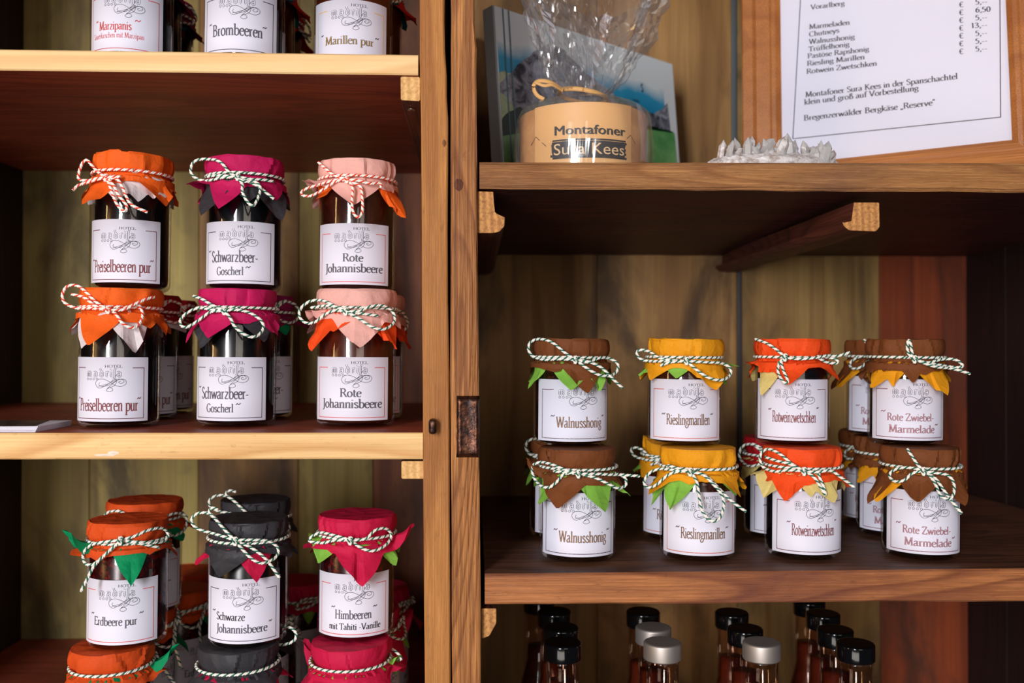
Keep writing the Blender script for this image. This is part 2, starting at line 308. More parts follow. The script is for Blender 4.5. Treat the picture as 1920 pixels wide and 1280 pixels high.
g('\u00df', .56, [('s', [(.14, 0), (.14, .5), (.15, .88), (.28, 1.0), (.4, .86), (.3, .6), (.42, .45), (.5, .2), (.4, .02), (.26, .06)])], [(.02, .03, .24)])
g(' ', .3, [])
for a_, b_ in (('\u00e4', 'a'), ('\u00f6', 'o'), ('\u00fc', 'u')):
    A = G[b_]; g(a_, A[0], A[1] + [('l', [(.16, .8), (.16, .88)]), ('l', [(.36, .8), (.36, .88)])], A[2])

def smooth(P, k=5):
    """Catmull-Rom through the points (any dimension)"""
    n = len(P); out = []
    for i in range(n-1):
        p0 = P[max(i-1, 0)]; p1 = P[i]; p2 = P[i+1]; p3 = P[min(i+2, n-1)]
        for j in range(k):
            t = j/k; out.append(tuple(.5*((2*b) + (-a+c)*t + (2*a-5*b+4*c-d)*t*t + (-a+3*b-3*c+d)*t**3) for a, b, c, d in zip(p0, p1, p2, p3)))
    out.append(tuple(P[-1])); return out
def stroke(P, wfun):
    """flat ribbon quads along P; returns (verts, quads)"""
    V = []; Q = []; n = len(P)
    for i in range(n):
        a = P[max(i-1, 0)]; b = P[min(i+1, n-1)]; dx = b[0]-a[0]; dy = b[1]-a[1]; l = math.hypot(dx, dy) or 1
        w = wfun(dx/l, dy/l)/2; V += [(P[i][0]-dy/l*w, P[i][1]+dx/l*w), (P[i][0]+dy/l*w, P[i][1]-dx/l*w)]
    for i in range(n-1): Q.append((2*i, 2*i+2, 2*i+3, 2*i+1))
    return V, Q
def text_quads(s, w=.1, grow=0.0, thin=.028, nib=math.radians(8)):
    """returns (verts, quads, width) in cap-height units"""
    V = []; Q = []; x = 0
    wf = lambda dx, dy: max(thin, w*abs(dx*math.sin(nib)-dy*math.cos(nib))) + grow
    for ch in s:
        adv, st, ser = G[ch]
        for k, P in st:
            P = smooth(P, 4) if k == 's' else P
            v, q = stroke(P, wf); o = len(V); V += [(p[0]+x, p[1]) for p in v]; Q += [tuple(i+o for i in f) for f in q]
        for y, x0, x1 in ser:
            h = .018+grow/2; o = len(V)
            V += [(x+x0-grow/2, y-h), (x+x1+grow/2, y-h), (x+x1+grow/2, y+h), (x+x0-grow/2, y+h)]; Q.append((o, o+1, o+2, o+3))
        x += adv
    return V, Q, x
def place_text(out, layer, s, x0, x1, base, cap, w=.1, grow=0, thin=.028):
    V, Q, W = text_quads(s, w, grow, thin); k = (x1-x0)/W; o = len(out[0])
    out[0].extend([(x0+p[0]*k, base+p[1]*cap, layer) for p in V]); out[1].extend([(tuple(i+o for i in q), layer) for q in Q])
def add_ribbon(out, layer, P, w, mat_layer=None):
    v, q = stroke(P, lambda a, b: w); o = len(out[0])
    out[0].extend([(p[0], p[1], layer) for p in v]); out[1].extend([(tuple(i+o for i in f), layer if mat_layer is None else mat_layer) for f in q])

# label units: u 0..1.35 (arc width, 1.35 = width/height ratio), v 0..1.  layers: 0 paper 1 ink 2 fill 3 logo 4 paper-on-logo
LW = 1.36
def logo(out):
    # blackletter house name, outlined
    U0, U1 = .295*LW, .735*LW; vb, xh = .752, .075
    L = {'m': (1.35, [[(.05, .85), (.17, 1), (.17, .12), (.05, 0)][0:0] or [(.0, .8), (.14, 1), (.14, .15), (.26, 0)], [(.14, .85), (.34, 1), (.46, .85), (.46, .15), (.58, 0)], [(.46, .85), (.68, 1), (.8, .85), (.8, .15), (.94, 0)]]),
         'a': (1.05, [[(.1, .85), (.3, 1), (.56, .88), (.56, .15), (.7, 0)], [(.56, .55), (.2, .45), (.12, .15), (.3, 0), (.56, .2)]]),
         'd': (1.0, [[(.12, 1.75), (.2, 1.35), (.56, .85), (.56, .2), (.35, 0), (.14, .15), (.14, .75), (.35, 1)]]),
         'r': (.72, [[(.0, .85), (.16, 1), (.16, .12), (.28, 0)], [(.16, .8), (.34, 1), (.48, .86)]]),
         'i': (.5, [[(.0, .85), (.14, 1), (.14, .12), (.28, 0)], [(.1, 1.35), (.18, 1.5)]]),
         's': (.5, [[(.42, 1.55), (.25, 1.65), (.16, 1.4), (.16, -.1), (.02, -.5)]])}
    word = 'madrisa'; tot = sum(L[c][0] for c in word); k = (U1-U0)/tot; x = U0
    big = []
    for c in word:
        adv, st = L[c]
        for P in st: big.append([(x+p[0]*k, vb+p[1]*xh) for p in P])
        x += adv*k
    for P in big: add_ribbon(out, 3, P, .028)
    for P in big: add_ribbon(out, 4, P, .0125)
    # HOTEL
    place_text(out, 3, 'HOTEL', .525*LW, .72*LW, .892, .042, .12, 0, .07)
    for i in range(4): add_ribbon(out, 3, arc((.31+i*.042)*LW, .715, .012*LW, .017), .006)
    # swash
    sw = [[(.66, .79), (.62, .70), (.57, .64), (.52, .60), (.47, .575), (.435, .60), (.42, .655), (.45, .705), (.51, .715), (.58, .675), (.64, .62), (.70, .60), (.75, .625), (.765, .67), (.74, .71), (.69, .71), (.65, .68), (.6, .62), (.56, .57)],
          [(.455, .60), (.50, .615), (.56, .64), (.61, .675), (.66, .72)], [(.47, .66), (.46, .625), (.50, .60), (.55, .61), (.60, .64), (.65, .69), (.68, .715), (.73, .70), (.735, .665), (.70, .648), (.68, .67), (.705, .685)],
          [(.62, .74), (.66, .69), (.64, .62), (.60, .59), (.56, .565), (.55, .535), (.585, .52), (.62, .545), (.60, .58), (.56, .575)]]
    for P in sw: add_ribbon(out, 3, smooth([(a*LW, b) for a, b in P], 4), .0068)
LOGO = ([], []); logo(LOGO)

def label_mesh(name, R, half, z0, h, lines, ink, parent, rot, dv=0, frame=(.075, .94, .045, .835), segs=(.235, .80)):
    out = ([[p[0]-dv*.8, p[1]-dv, p[2]] for p in LOGO[0]], list(LOGO[1]))
    l, r, b, t = frame; w = .011
    def seg(a, c): return [(a[0]+(c[0]-a[0])*i/16, a[1]+(c[1]-a[1])*i/16) for i in range(17)]
    for P in (seg((l*LW, b), (r*LW, b)), seg((l*LW, b-w/2), (l*LW, t+w/2)), seg((r*LW, b-w/2), (r*LW, t+w/2)), seg((l*LW, t), (segs[0]*LW, t)), seg((segs[1]*LW, t), (r*LW, t))):
        add_ribbon(out, 5, P, w)
    for s, x0, x1, base, cap, bold in lines:
        if s == '~': add_ribbon(out, 1, smooth([(x0*LW, base), (x0*LW+(x1-x0)*LW*.3, base+.022), (x0*LW+(x1-x0)*LW*.6, base+.006), (x1*LW, base+.03)], 4), .012); continue
        place_text(out, 1, s, x0*LW, x1*LW, base, cap, .12, .036 if bold else .004, .045)
        if bold == 2: place_text(out, 2, s, x0*LW, x1*LW, base, cap, .055, .0, .004)
    V = []; Fc = []; mi = []
    off = {0: .0, 3: .00006, 4: .00009, 1: .00006, 2: .0001, 5: .00006}
    N = 40
    for j in range(2):
        for i in range(N+1):
            a = -half + 2*half*i/N; V.append(((R+.00025)*math.sin(a), -(R+.00025)*math.cos(a), z0+h*j))
    for i in range(N): Fc.append((i, i+1, N+2+i, N+1+i)); mi.append(0)
    # paper edge thickness
    for i in range(N): Fc.append((N+1+i, N+2+i, 3*(N+1)+i+1, 3*(N+1)+i)); mi.append(0)
    for j in range(2):
        for i in range(N+1):
            a = -half + 2*half*i/N; V.append((R*math.sin(a), -R*math.cos(a), z0+h*j))
    o = len(V)
    for x, y, ly in out[0]:
        a = -half + 2*half*(x/LW); rr = R+.00025+off[ly]; V.append((rr*math.sin(a), -rr*math.cos(a), z0+h*y))
    mm = {1: 1, 2: 2, 3: 3, 4: 0, 5: 4}
    for q, ly in out[1]: Fc.append(tuple(i+o for i in q)); mi.append(mm[ly])
    inkm = M['ink'] if ink in ('black', 'red', 'gold') else (INK['brown'][0] if ink == 'orange' else INK[ink][0])
    ob = mesh(name, V, Fc, [M['paper'], inkm, INK[ink][1], M['ink_soft'], INK[ink][0]], parent, True, mi)
    ob.rotation_euler.z = rot
    return ob

# ------------------------------------------------------------------ jars
def jar_glass(R, H, parent):
    pr = [(0, .0012), (R-.007, .0012), (R-.0055, .0), (R-.003, .0008), (R-.0008, .003), (R, .006), (R, H-.030), (R-.001, H-.025), (R-.004, H-.021), (R-.005, H-.016), (R-.005, H-.004)]
    v, f = lathe(pr, 56); return mesh('glass', v, f, M['glass'], parent, True)
def jar_fill(R, H, m, parent):
    pr = [(0, .003), (R-.008, .003), (R-.004, .0048), (R-.0022, .008), (R-.0022, H-.030), (R-.006, H-.024), (R-.007, H-.012), (0, H-.012)]
    v, f = lathe(pr, 40); return mesh('jam', v, f, m, parent, True)
def jar_lid(R, H, parent):
    pr = [(R-.0065, H-.0165), (R-.0050, H-.016), (R-.0050, H-.003), (R-.007, H-.0016), (0, H-.0016)]
    v, f = lathe(pr, 32); return mesh('lid', v, f, M['screw'], parent, True)
def folds(rng, K):
    a = sorted(rng.uniform(0, 2*PI) for _ in range(K)); o = [rng.uniform(-1, 1) for _ in range(K)]
    def f(t):
        t %= 2*PI
        for i in range(K):
            a0 = a[i-1]-(2*PI if i == 0 else 0); a1 = a[i]
            if a0 <= t < a1: return o[i-1]+(o[i]-o[i-1])*(t-a0)/(a1-a0)
        a0 = a[-1]; a1 = a[0]+2*PI; return o[-1]+(o[0]-o[-1])*(t-a0)/(a1-a0)
    return f
def skirt_fn(R, petals, base, rng):
    f1 = folds(rng, 22); f2 = folds(rng, 34)
    def fn(th):
        L = base*(1+.3*f1(th)); ph = .45; best = 0; wsum = 0; psum = 0
        for a, ln, p, wd in petals:
            d = abs((th-a+PI) % (2*PI)-PI)
            if d < wd:
                t = 1-d/wd; L = max(L, base*.5+(ln-base*.5)*t)
                psum += p*t*t; wsum += t*t
        if wsum > 0: k = min(1, wsum*2.2); ph = ph*(1-k) + (psum/wsum)*k
        return L, ph + .10*f2(th)
    return fn
def cap_mesh(name, R, H, petals, m, parent, rng, inner=False, puff=0.0, base=.0125):
    zs = H-.0165; RL = R-.001 + (0 if inner else .0008); N = 132; rows = []
    fs = folds(rng, 30); fsec = folds(rng, 16); ft = folds(rng, 9); fn = skirt_fn(R, petals, base, rng); sh = rng.uniform(-.12, .12); nz = rng.uniform(0, 50)
    V = []; Fc = []
    prof = []
    if not inner:
        for k in (.0, .35, .7, .9, .97): prof.append(('t', k))
        for k in (.0, .12, .35, .6, .8, 1.0): prof.append(('s', k))
    else: prof.append(('s', 1.0))
    for k in range(1, 10): prof.append(('k', k/9))
    for kind, k in prof:
        for i in range(N):
            th = 2*PI*i/N
            if kind == 't':
                r = RL*k; z = H+.0004 + (1-k*k)*.0002 + .0005*noise.noise(Vector((math.cos(th)*k*3+nz, math.sin(th)*k*3, 0)))
                z += puff*max(0, k-.5)*max(0, ft(th))
            elif kind == 's':
                amp = .0011+.0016*k; r = RL + amp*fs(th+sh*k*2) + .0013*fsec(th-sh*k*3) - .0026*k**3 + .0010*math.sin(k*PI)
                z = H + .0003 - (H-zs)*k - .0006*(1-abs(2*k-1)); z += puff*(1-k)*.5*max(0, ft(th)) 
                if k == 0: r = RL-.0004+.0006*fs(th); z += .0009*fsec(th)
                r = max(r, RL-.0030)
            else:
                L, ph = fn(th); s = L*k; bend = ph*(.75+.35*k)
                r = RL - .0026 + .0013*fs(th+sh*2)*(1-k) + s*math.sin(bend); z = zs - s*math.cos(bend)
                nn = noise.noise(Vector((th*2.2+nz, s*70, 3)))
                r += .0014*nn*k - (.0013*fs(th+sh*2)*(1-k) if inner else 0)
                r = max(r, R+.0014 + (.0012 if not inner else .0016)) if z < H-.021 else max(r, RL-.003)
            if inner and kind == 'k': r -= .0008+.0016*k
            V.append((r*math.sin(th), -r*math.cos(th), z))
    n = len(prof)
    for j in range(n-1):
        for i in range(N):
            k = (i+1) % N; Fc.append((j*N+i, j*N+k, (j+1)*N+k, (j+1)*N+i))
    o = mesh(name, V, Fc, m, parent, True)
    me = o.data
    # crisp creases on the paper
    bm = bmesh.new(); bm.from_mesh(me)
    for e in bm.edges:
        if len(e.link_faces) == 2 and e.calc_face_angle(0) > .30: e.smooth = False
    bm.to_mesh(me); bm.free()
    return o
def twine(name, paths, colour, parent, rad=.00094, pitch=.0064, fray=True):
    """three-ply twisted twine along each path: two white plies, one coloured"""
    V = []; Fc = []; mi = []
    for P in paths:
        pts = [Vector(p) for p in P]; ln = sum((pts[i+1]-pts[i]).length for i in range(len(pts)-1))
        n = max(6, int(ln/.0011)); acc = [0]
        for i in range(len(pts)-1): acc.append(acc[-1]+(pts[i+1]-pts[i]).length)
        S = []; j = 0
        for i in range(n+1):
            d = ln*i/n
            while j < len(pts)-2 and acc[j+1] < d: j += 1
            t = (d-acc[j])/max(1e-9, acc[j+1]-acc[j]); S.append(pts[j].lerp(pts[j+1], min(1, t)))
        up = Vector((0, 0, 1)); fr = []
        for i in range(n+1):
            tg = (S[min(i+1, n)]-S[max(i-1, 0)]).normalized()
            side = (tg.cross(fr[-1][1]) if fr else tg.cross(Vector((.1, -1, .2)))).normalized()
            u2 = side.cross(tg).normalized(); fr.append((side, u2))
        for ply in range(3):
            o = len(V); rs = rad*.86
            for i in range(n+1):
                a = 2*PI*(ln*i/n)/pitch + ply*2*PI/3; s, u = fr[i]
                c = S[i] + s*math.cos(a)*rad*.72 + u*math.sin(a)*rad*.72
                for q in range(5):
                    b = 2*PI*q/5; V.append(c + s*math.cos(b)*rs + u*math.sin(b)*rs)
            for i in range(n):
                for q in range(5):
                    k = (q+1) % 5; Fc.append((o+i*5+q, o+i*5+k, o+(i+1)*5+k, o+(i+1)*5+q)); mi.append(1 if ply == 0 else 0)
            Fc.append(tuple(o+q for q in range(5))); mi.append(0); Fc.append(tuple(o+n*5+q for q in range(5))); mi.append(0)
    return mesh(name, V, Fc, [M['twine_white'], M['twine_'+colour]], parent, True, mi)

JARS = {}
GENERIC = [[(0, 0), (-.010, .004), (-.024, .011), (-.036, .008), (-.039, -.003), (-.030, -.010), (-.014, -.005), (0, 0)],
           [(0, 0), (.012, .003), (.026, .006), (.037, .001), (.036, -.010), (.024, -.014), (.010, -.007), (0, 0)],
           [(0, 0), (.014, -.010), (.026, -.026)], [(0, 0), (-.014, .003), (-.026, .012)]]
def make_jar(key, px, dist, z, R, H, capc, linc, outer, inner, bow, colour, fill, lab, ink, rot, label, group, half=62, seed=1, zoom=None, puff=0, lean=.5):
    y = dist - D0
    c = at(px, 655, y); x = c.x
    z += .0011; t = empty('jam_jar', (x, y, z), -math.atan2(x-CAM.x, y-CAM.y), 0)
    t.rotation_euler.y = math.radians(lean)
    tag(t, label, 'jar', group)
    Mw = Matrix.Translation((x, y, z)) @ t.rotation_euler.to_matrix().to_4x4(); Mi = Mw.inverted()
    zs = H-.0165; RL = R
    def loc(qx, qy):
        if zoom: qx, qy = zoom[0]+qx/zoom[2], zoom[1]+qy/zoom[2]
        o = Mi @ CAM; d = Mi.to_3x3() @ ray(qx, qy); k = (-R-.004-o.y)/d.y; p = o+d*k; return p.x, p.z
    jar_fill(R, H, fill, t); jar_glass(R, H, t)
    label_mesh('label', R, math.radians(half), .006, .0555, lab, ink, t, math.radians(rot), .055 if lab is LB['preis'] else 0)
    rng = random.Random(seed)
    def pet(tips, wd=.62):
        out = []
        for tp in tips:
            X_, Z_ = loc(tp[0], tp[1]); dz = zs - Z_; w_ = tp[2] if len(tp) > 2 else wd
            r = R-.002 + max(dz, 0)*math.tan(.5)
            s = X_/r
            if abs(s) < .93: a = math.asin(s)
            else: a = math.copysign(math.radians(72), X_); r = abs(X_)/math.sin(math.radians(72))
            p = math.atan2(r-(R-.002), dz); ln = math.hypot(r-(R-.002), dz)
            out.append((a, ln, min(p, 1.9), w_))
        for a in (125, 180, 235): out.append((math.radians(a+rng.uniform(-14, 14)), .028, .55, .6))
        return out
    if zoom: po, pi_ = pet(outer), [(a, l_*1.07, p_, w_*1.18) for a, l_, p_, w_ in pet(inner)]
    else:
        po = [(math.radians(a+rng.uniform(-10, 10)), rng.uniform(.022, .032), rng.uniform(.35, .9), .6) for a in range(0, 360, 90)]
        pi_ = [(math.radians(a+45+rng.uniform(-10, 10)), rng.uniform(.022, .034), rng.uniform(.35, .9), .6) for a in range(0, 360, 90)]
    jar_lid(R, H, t)
    cap_mesh('paper_lining', R, H, pi_, T[linc], t, rng, True, base=.006)
    cap_mesh('paper_cap', R, H, po, T[capc], t, rng, False, puff)
    # bow
    paths = [[((RL+.0008)*math.sin(a), -(RL+.0008)*math.cos(a), zs+.0004) for a in [2*PI*i/80 for i in range(81)]]]
    if bow: pp = [[loc(*q) for q in P] for P in bow]; 
    else: k = rng.choice((-1, 1)); pp = [[(k*a+.001, zs+b*1.0) for a, b in P] for P in GENERIC]
    for n_, P in enumerate(pp):
        P = smooth(P, 6); Q = []
        for i, (a, b) in enumerate(P):
            rr = R+.0028+.0011*(n_ % 3) + max(0, zs-b-.002)*.60
            edge = .86*rr
            if abs(a) < edge: yy = -math.sqrt(rr*rr-a*a)
            else: yy = -math.sqrt(rr*rr-edge*edge) + (abs(a)-edge)*.35
            Q.append((a, yy, b))
        paths.append(Q)
    kx, kz = pp[0][0]
    ky = -math.sqrt(max(1e-6, (R+.004)**2-kx*kx))
    paths.append([(kx+.0022*math.cos(a)*.6, ky-.0022+.0012*math.sin(a), kz+.0030*math.sin(a)) for a in [i*PI/7 for i in range(15)]])
    twine('twine_bow', paths, colour, t)
    JARS[key] = t
    return t
def copy_tree(o, parent=None):
    c = o.copy(); COL.objects.link(c); c.parent = parent
    for ch in list(o.children): copy_tree(ch, c)
    return c
def copy_jar(key, px, dist, z, rz, label, group=None):
    s = JARS[key]; c = copy_tree(s); y = dist-D0; x = at(px, 655, y).x
    c.location = (x, y, z+.0011); c.rotation_euler.z = -math.atan2(x-CAM.x, y-CAM.y)+math.radians(rz); c['label'] = label
    if group: c['group'] = group
    return c

# shelf heights (tops) in world z
Z1 = at(500, 100, 0).z; Z2 = at(500, 812, 0).z; Z3 = at(450, 1223, .035).z-.1085
ZR1 = at(1300, 303, 0).z; ZR2 = at(1300, 1072, 0).z; ZR3 = ZR2-.318
BACK = 1.219-D0

# ------------------------------------------------------------------ the two cabinets
def shelf_board(name, xy0, xy1, yb, front, body, parent, bev=.0012, dz=0, wob=0, side=True, seed=0):
    """front edge between two top and bottom pixel lines; front strip has its own material"""
    (x0, t0, b0), (x1, t1, b1) = xy0, xy1; n = 24
    V = []; Fc = []; mi = []; rng = random.Random(seed)
    top = []; bot = []
    for i in range(n+1):
        k = i/n; px = x0+(x1-x0)*k; w1 = 0; w2 = wob*(rng.random()-.5)
        top.append(at(px, t0+(t1-t0)*k+w1, 0)); bot.append(at(px, b0+(b1-b0)*k+w2, 0))
    for i in range(n+1):
        a, b = top[i], bot[i]; xm = a.x; e = bev
        V += [(xm, e, a.z), (xm, 0, a.z-e), (xm, 0, b.z+e), (xm, e, b.z), (xm, yb, b.z+dz), (xm, yb, a.z+dz)]
    for i in range(n):
        o = i*6; q = o+6
        for k, m_ in ((0, 0), (1, 0), (2, 0), (3, 1), (4, 1), (5, 1)):
            k2 = (k+1) % 6; Fc.append((o+k, q+k, q+k2, o+k2)); mi.append(m_)
    Fc.append(tuple(range(6))); mi.append(0); Fc.append(tuple(n*6+k for k in (5, 4, 3, 2, 1, 0))); mi.append(0)
    return mesh(name, V, Fc, [front, body], parent, False, mi)
def post(name, L, Rr, m, parent, y1):
    """front outline from two pixel polylines (top to bottom), pushed back to y1"""
    a = [at(x, y, 0) for x, y in L]; b = [at(x, y, 0) for x, y in Rr]
    n = len(a); V = []; Fc = []; e = .0012
    for i in range(n):
        z = a[i].z
        V += [(a[i].x, e, z), (a[i].x+e, 0, z), (b[i].x-e, 0, z), (b[i].x, e, z), (b[i].x, y1, z), (a[i].x, y1, z)]
    for i in range(n-1):
        o = i*6; q = o+6
        for k in range(6): k2 = (k+1) % 6; Fc.append((o+k, o+k2, q+k2, q+k))
    Fc += [tuple(range(6)), tuple((n-1)*6+k for k in (5, 4, 3, 2, 1, 0))]
    return mesh(name, V, Fc, m, parent, False)

ZT, ZB = 2.02, .80
left = empty('shelf_cabinet', (at(400, 655, 0).x, .2, ZB)); 
tag(left, 'pine shelf cabinet on the left, holding the tall jam jars on pale-edged boards', 'cabinet')
right = empty('shelf_cabinet', (at(1600, 655, 0).x, .2, ZB))
tag(right, 'old weathered shelf cabinet on the right, with dark stained boards and framed price list', 'cabinet')
def child(o, root): o.parent = root; o.matrix_parent_inverse = Matrix.Translation(root.location).inverted(); return o
ys = [-260, -60, 40, 90, 140, 180, 220, 300, 420, 560, 700, 860, 1000, 1150, 1280, 1560, 1760]
rg = random.Random(4)
Lp = [(787+10*(y/1280)+rg.uniform(-.8, .8), y) for y in ys]
Rp = []
for y in ys:
    x = 833 if y < 60 else (834 if y < 100 else (837 if y < 190 else 839.5)) if y < 700 else 842+3*(y-700)/580
    Rp.append((x+rg.uniform(-.7, .7), y))
child(post('side_post', Lp, Rp, M['post_a'], None, .42), left)
Lq = [((845 if y < 700 else 844.5+4*(y-700)/580)+rg.uniform(-.8, .8), y) for y in ys]
Rq = [(892+10*(max(0, y)/1280)-(3 if y < 60 else 0)+rg.uniform(-.8, .8), y) for y in ys]
child(post('side_post', Lq, Rq, M['post_b'], None, .42), right)
# boards
child(shelf_board('shelf_board', (-450, 86, 126), (784, 102.5, 140.5), BACK, M['pine_edge'], M['stain'], None, .0012, seed=1), left)
child(shelf_board('shelf_board', (-450, 812, 861), (793, 811, 861), BACK, M['pine_edge2'], M['stain'], None, .0012, wob=1.2, seed=2), left)
b3 = box_bm((at(-450, 655, 0).x, 0, Z3-.021), (at(794, 655, 0).x, BACK, Z3), .001); o = bm_obj('shelf_board', b3, M['stain']); child(o, left)
bt = box_bm((at(-480, 655, 0).x, 0, ZT-.03), (at(830, 655, 0).x, BACK, ZT)); child(bm_obj('top_board', bt, M['stain']), left)
child(shelf_board('shelf_board', (899, 303, 353), (2310, 305, 362), BACK, M['old_edge'], M['old_board'], None, .003, dz=-.011, wob=2.2, seed=3), right)
o = shelf_board('shelf_board', (909, 1076, 1134), (2310, 1062, 1124), BACK, M['red_edge'], M['old_board_top'], None, .0015, dz=-.004, wob=2.5, seed=4); child(o, right)
b3 = box_bm((at(905, 655, 0).x, 0, ZR3-.024), (at(2310, 655, 0).x, BACK, ZR3), .001); child(bm_obj('shelf_board', b3, M['old_board_top']), right)
bt = box_bm((at(845, 655, 0).x, 0, ZT-.03), (at(2340, 655, 0).x, BACK, ZT)); child(bm_obj('top_board', bt, M['old_board']), right)
# side panels out of frame
child(bm_obj('side_panel', box_bm((at(-490, 655, 0).x, 0, ZB), (at(-450, 655, 0).x, BACK, ZT-.031)), M['panel']), left)
xs = at(2310, 655, 0).x
for k, (ya, yb2) in enumerate(((.001, .16), (.1615, .345), (.3465, BACK))):
    child(bm_obj('side_plank', box_bm((xs+.0008*k, ya, ZB), (xs+.022, yb2, ZT-.031), .0012), M['panel']), right)
# back planks
def planks(edges, mats, root, gap=1.2):
    for i in range(len(edges)-1):
        a = at(edges[i], 655, BACK).x; b = at(edges[i+1]-gap, 655, BACK).x
        child(bm_obj('back_plank', box_bm((a, BACK+.0006*(i % 2), ZB), (b, BACK+.016, ZT), .0015), mats[i]), root)
Pk = M['plank']
planks([-20, 168, 372, 560, 700, 838], [Pk[0], Pk[1], Pk[2], Pk[1], Pk[3]], left, .5)  # plank by the post holds red bounce light in its colour
planks([840, 1120, 1383, 1650, 1850], [Pk[2], Pk[4], Pk[5], Pk[6]], right, .7)  # rightmost plank coloured red for bounced light
o = bm_obj('gap_strip', box_bm((at(1371, 655, BACK).x, BACK-.006, ZR1-.005), (at(1380, 655, BACK).x, BACK-.0005, ZT), .001), plain('grey_strip', (88, 94, 98), .5)); child(o, right)
o = bm_obj('gap_strip', box_bm((at(1382, 655, BACK).x, BACK-.004, ZR2+.0), (at(1390, 655, BACK).x, BACK-.0005, ZR1-.05), .001), plain('dark_strip', (52, 46, 52), .5)); child(o, right)
# battens
def batten(poly, y0, y1, mf, root, name='batten', bev=.001):
    P = [at(x, y, y0) for x, y in poly]
    bm = prism([(p.x, p.z) for p in P], y0, y1, bev)
    for f in bm.faces: f.material_index = 1
    bm.faces.ensure_lookup_table()
    for f in bm.faces:
        f.normal_update()
        if abs(f.normal.y) > .9 and f.calc_center_median().y < y0+.01: f.material_index = 0
    return child(bm_obj(name, bm, [mf, M['batten']]), root)
zb = at(770, 141.5, .004).z
bt1 = batten([(750.5, 142.5), (788, 143.5), (788, 190), (751, 188)], .004, BACK, M['end_grain_pale'], left)
batten([(752, 863.5), (797, 863.5), (797, 898), (752, 898)], .006, BACK, M['end_grain_pale'], left)
batten([(895, 358), (926, 359), (926, 398), (930, 402), (947, 406), (946, 424), (937, 434), (926, 437), (895, 437)], .006, BACK, M['end_grain'], right, bev=.0008)
batten([(1600, 379), (1649, 379), (1650, 425), (1643, 434), (1592, 432), (1582, 424), (1579, 416), (1598, 416)], .012, BACK, M['end_grain'], right, bev=.0008)
batten([(902, 1140), (931, 1140), (931, 1168), (918, 1192), (903, 1198)], .008, BACK, M['end_grain'], right, bev=.0008)
# screw under batten
sp = at(771.5, 200, .03); 
v, f = lathe([(0, .0), (.0022, .0), (.0036, .0009), (.0036, .002), (0, .002)], 20)
s_ = mesh('screw', v, f, M['screw'], None, True); s_.location = (sp.x, .03, at(770, 189.5, .004).z-.0018); child(s_, left)
# strike plate on the right post (front face + return into the cabinet), two screws
pl = bmesh.new()
n = 10; mmm = 16; grid = []
for j in range(mmm+1):
    row = []
    for i in range(n+1):
        px = 856+(i/n)*43+ (1.2*noise.noise(Vector((j*.6, 0, 1)))); py = 742+(j/mmm)*115
        u, vv = i/n*2-1, j/mmm*2-1
        dep = .0052 if max(abs(u), abs(vv)) < .99 else .0008
        dep += .0016*(abs(u)**4)*(1 if abs(u) < .99 else 0) + .0012*(abs(vv)**6) - .0012*(1-u*u)
        dep += .0006*noise.noise(Vector((i*.7, j*.7, 5)))
        p = at(px, py, -dep); row.append(pl.verts.new(p))
    grid.append(row)
for j in range(mmm):
    for i in range(n): pl.faces.new((grid[j][i], grid[j][i+1], grid[j+1][i+1], grid[j+1][i]))
ret = bmesh.ops.extrude_face_region(pl, geom=pl.faces[:])
for v_ in [e for e in ret['geom'] if isinstance(e, bmesh.types.BMVert)]: v_.co.y = .0002
plo = bm_obj('strike_plate', pl, M['plate'], None, True); child(plo, right)
for px, py in ((866, 757), (871, 846)):
    bm = bmesh.new(); bmesh.ops.create_uvsphere(bm, u_segments=16, v_segments=8, radius=.0034)
    for q in bm.verts: q.co.y *= .5; q.co.z *= .8
    p = at(px, py, -.0062); so = bm_obj('screw', bm, M['iron'], None, True); so.location = p
    so.parent = plo; so.matrix_parent_inverse = plo.matrix_parent_inverse.copy()
# iron peg on the left post
bm = box_bm((-.0033, -.011, -.0062), (.0033, .006, .0062), .0025, 3); p = at(812, 798, 0)
peg = bm_obj('iron_peg', bm, M['plate'], None, True); peg.location = p; child(peg, left)
# knot on right post, paint scrape on shelf two
def disc(name, px, py, rx, rz, m, root, y=-.0004, seed=0, n=22):
    c = at(px, py, y); rng = random.Random(seed)
    ks = [rng.uniform(.92, 1.1) for _ in range(n)]
    V = [(c.x, y-.0005, c.z)]+[(c.x+rx*ks[i]*math.cos(2*PI*i/n), y+.0006, c.z+rz*ks[i]*math.sin(2*PI*i/n)) for i in range(n)]
    return child(mesh(name, V, [(0, 1+i, 1+(i+1) % n) for i in range(n)], m), root)
disc('knot', 860, 346, .0048, .0062, wood('dark_knot', (112, 62, 38), (84, 44, 30), 'z', 30, .7, None, 0, .8, 5), right, seed=3)
disc('knot', 833, 268, .0020, .0036, wood('small_knot', (150, 92, 50), (110, 64, 36), 'z', 20, .7), left, seed=4)
scr = plain('paint_scrape', (236, 214, 196), .7)
disc('paint_mark', 196, 853, .013, .0016, scr, left, -.0002, 5); disc('paint_mark', 212, 849, .006, .0022, scr, left, -.0003, 6)

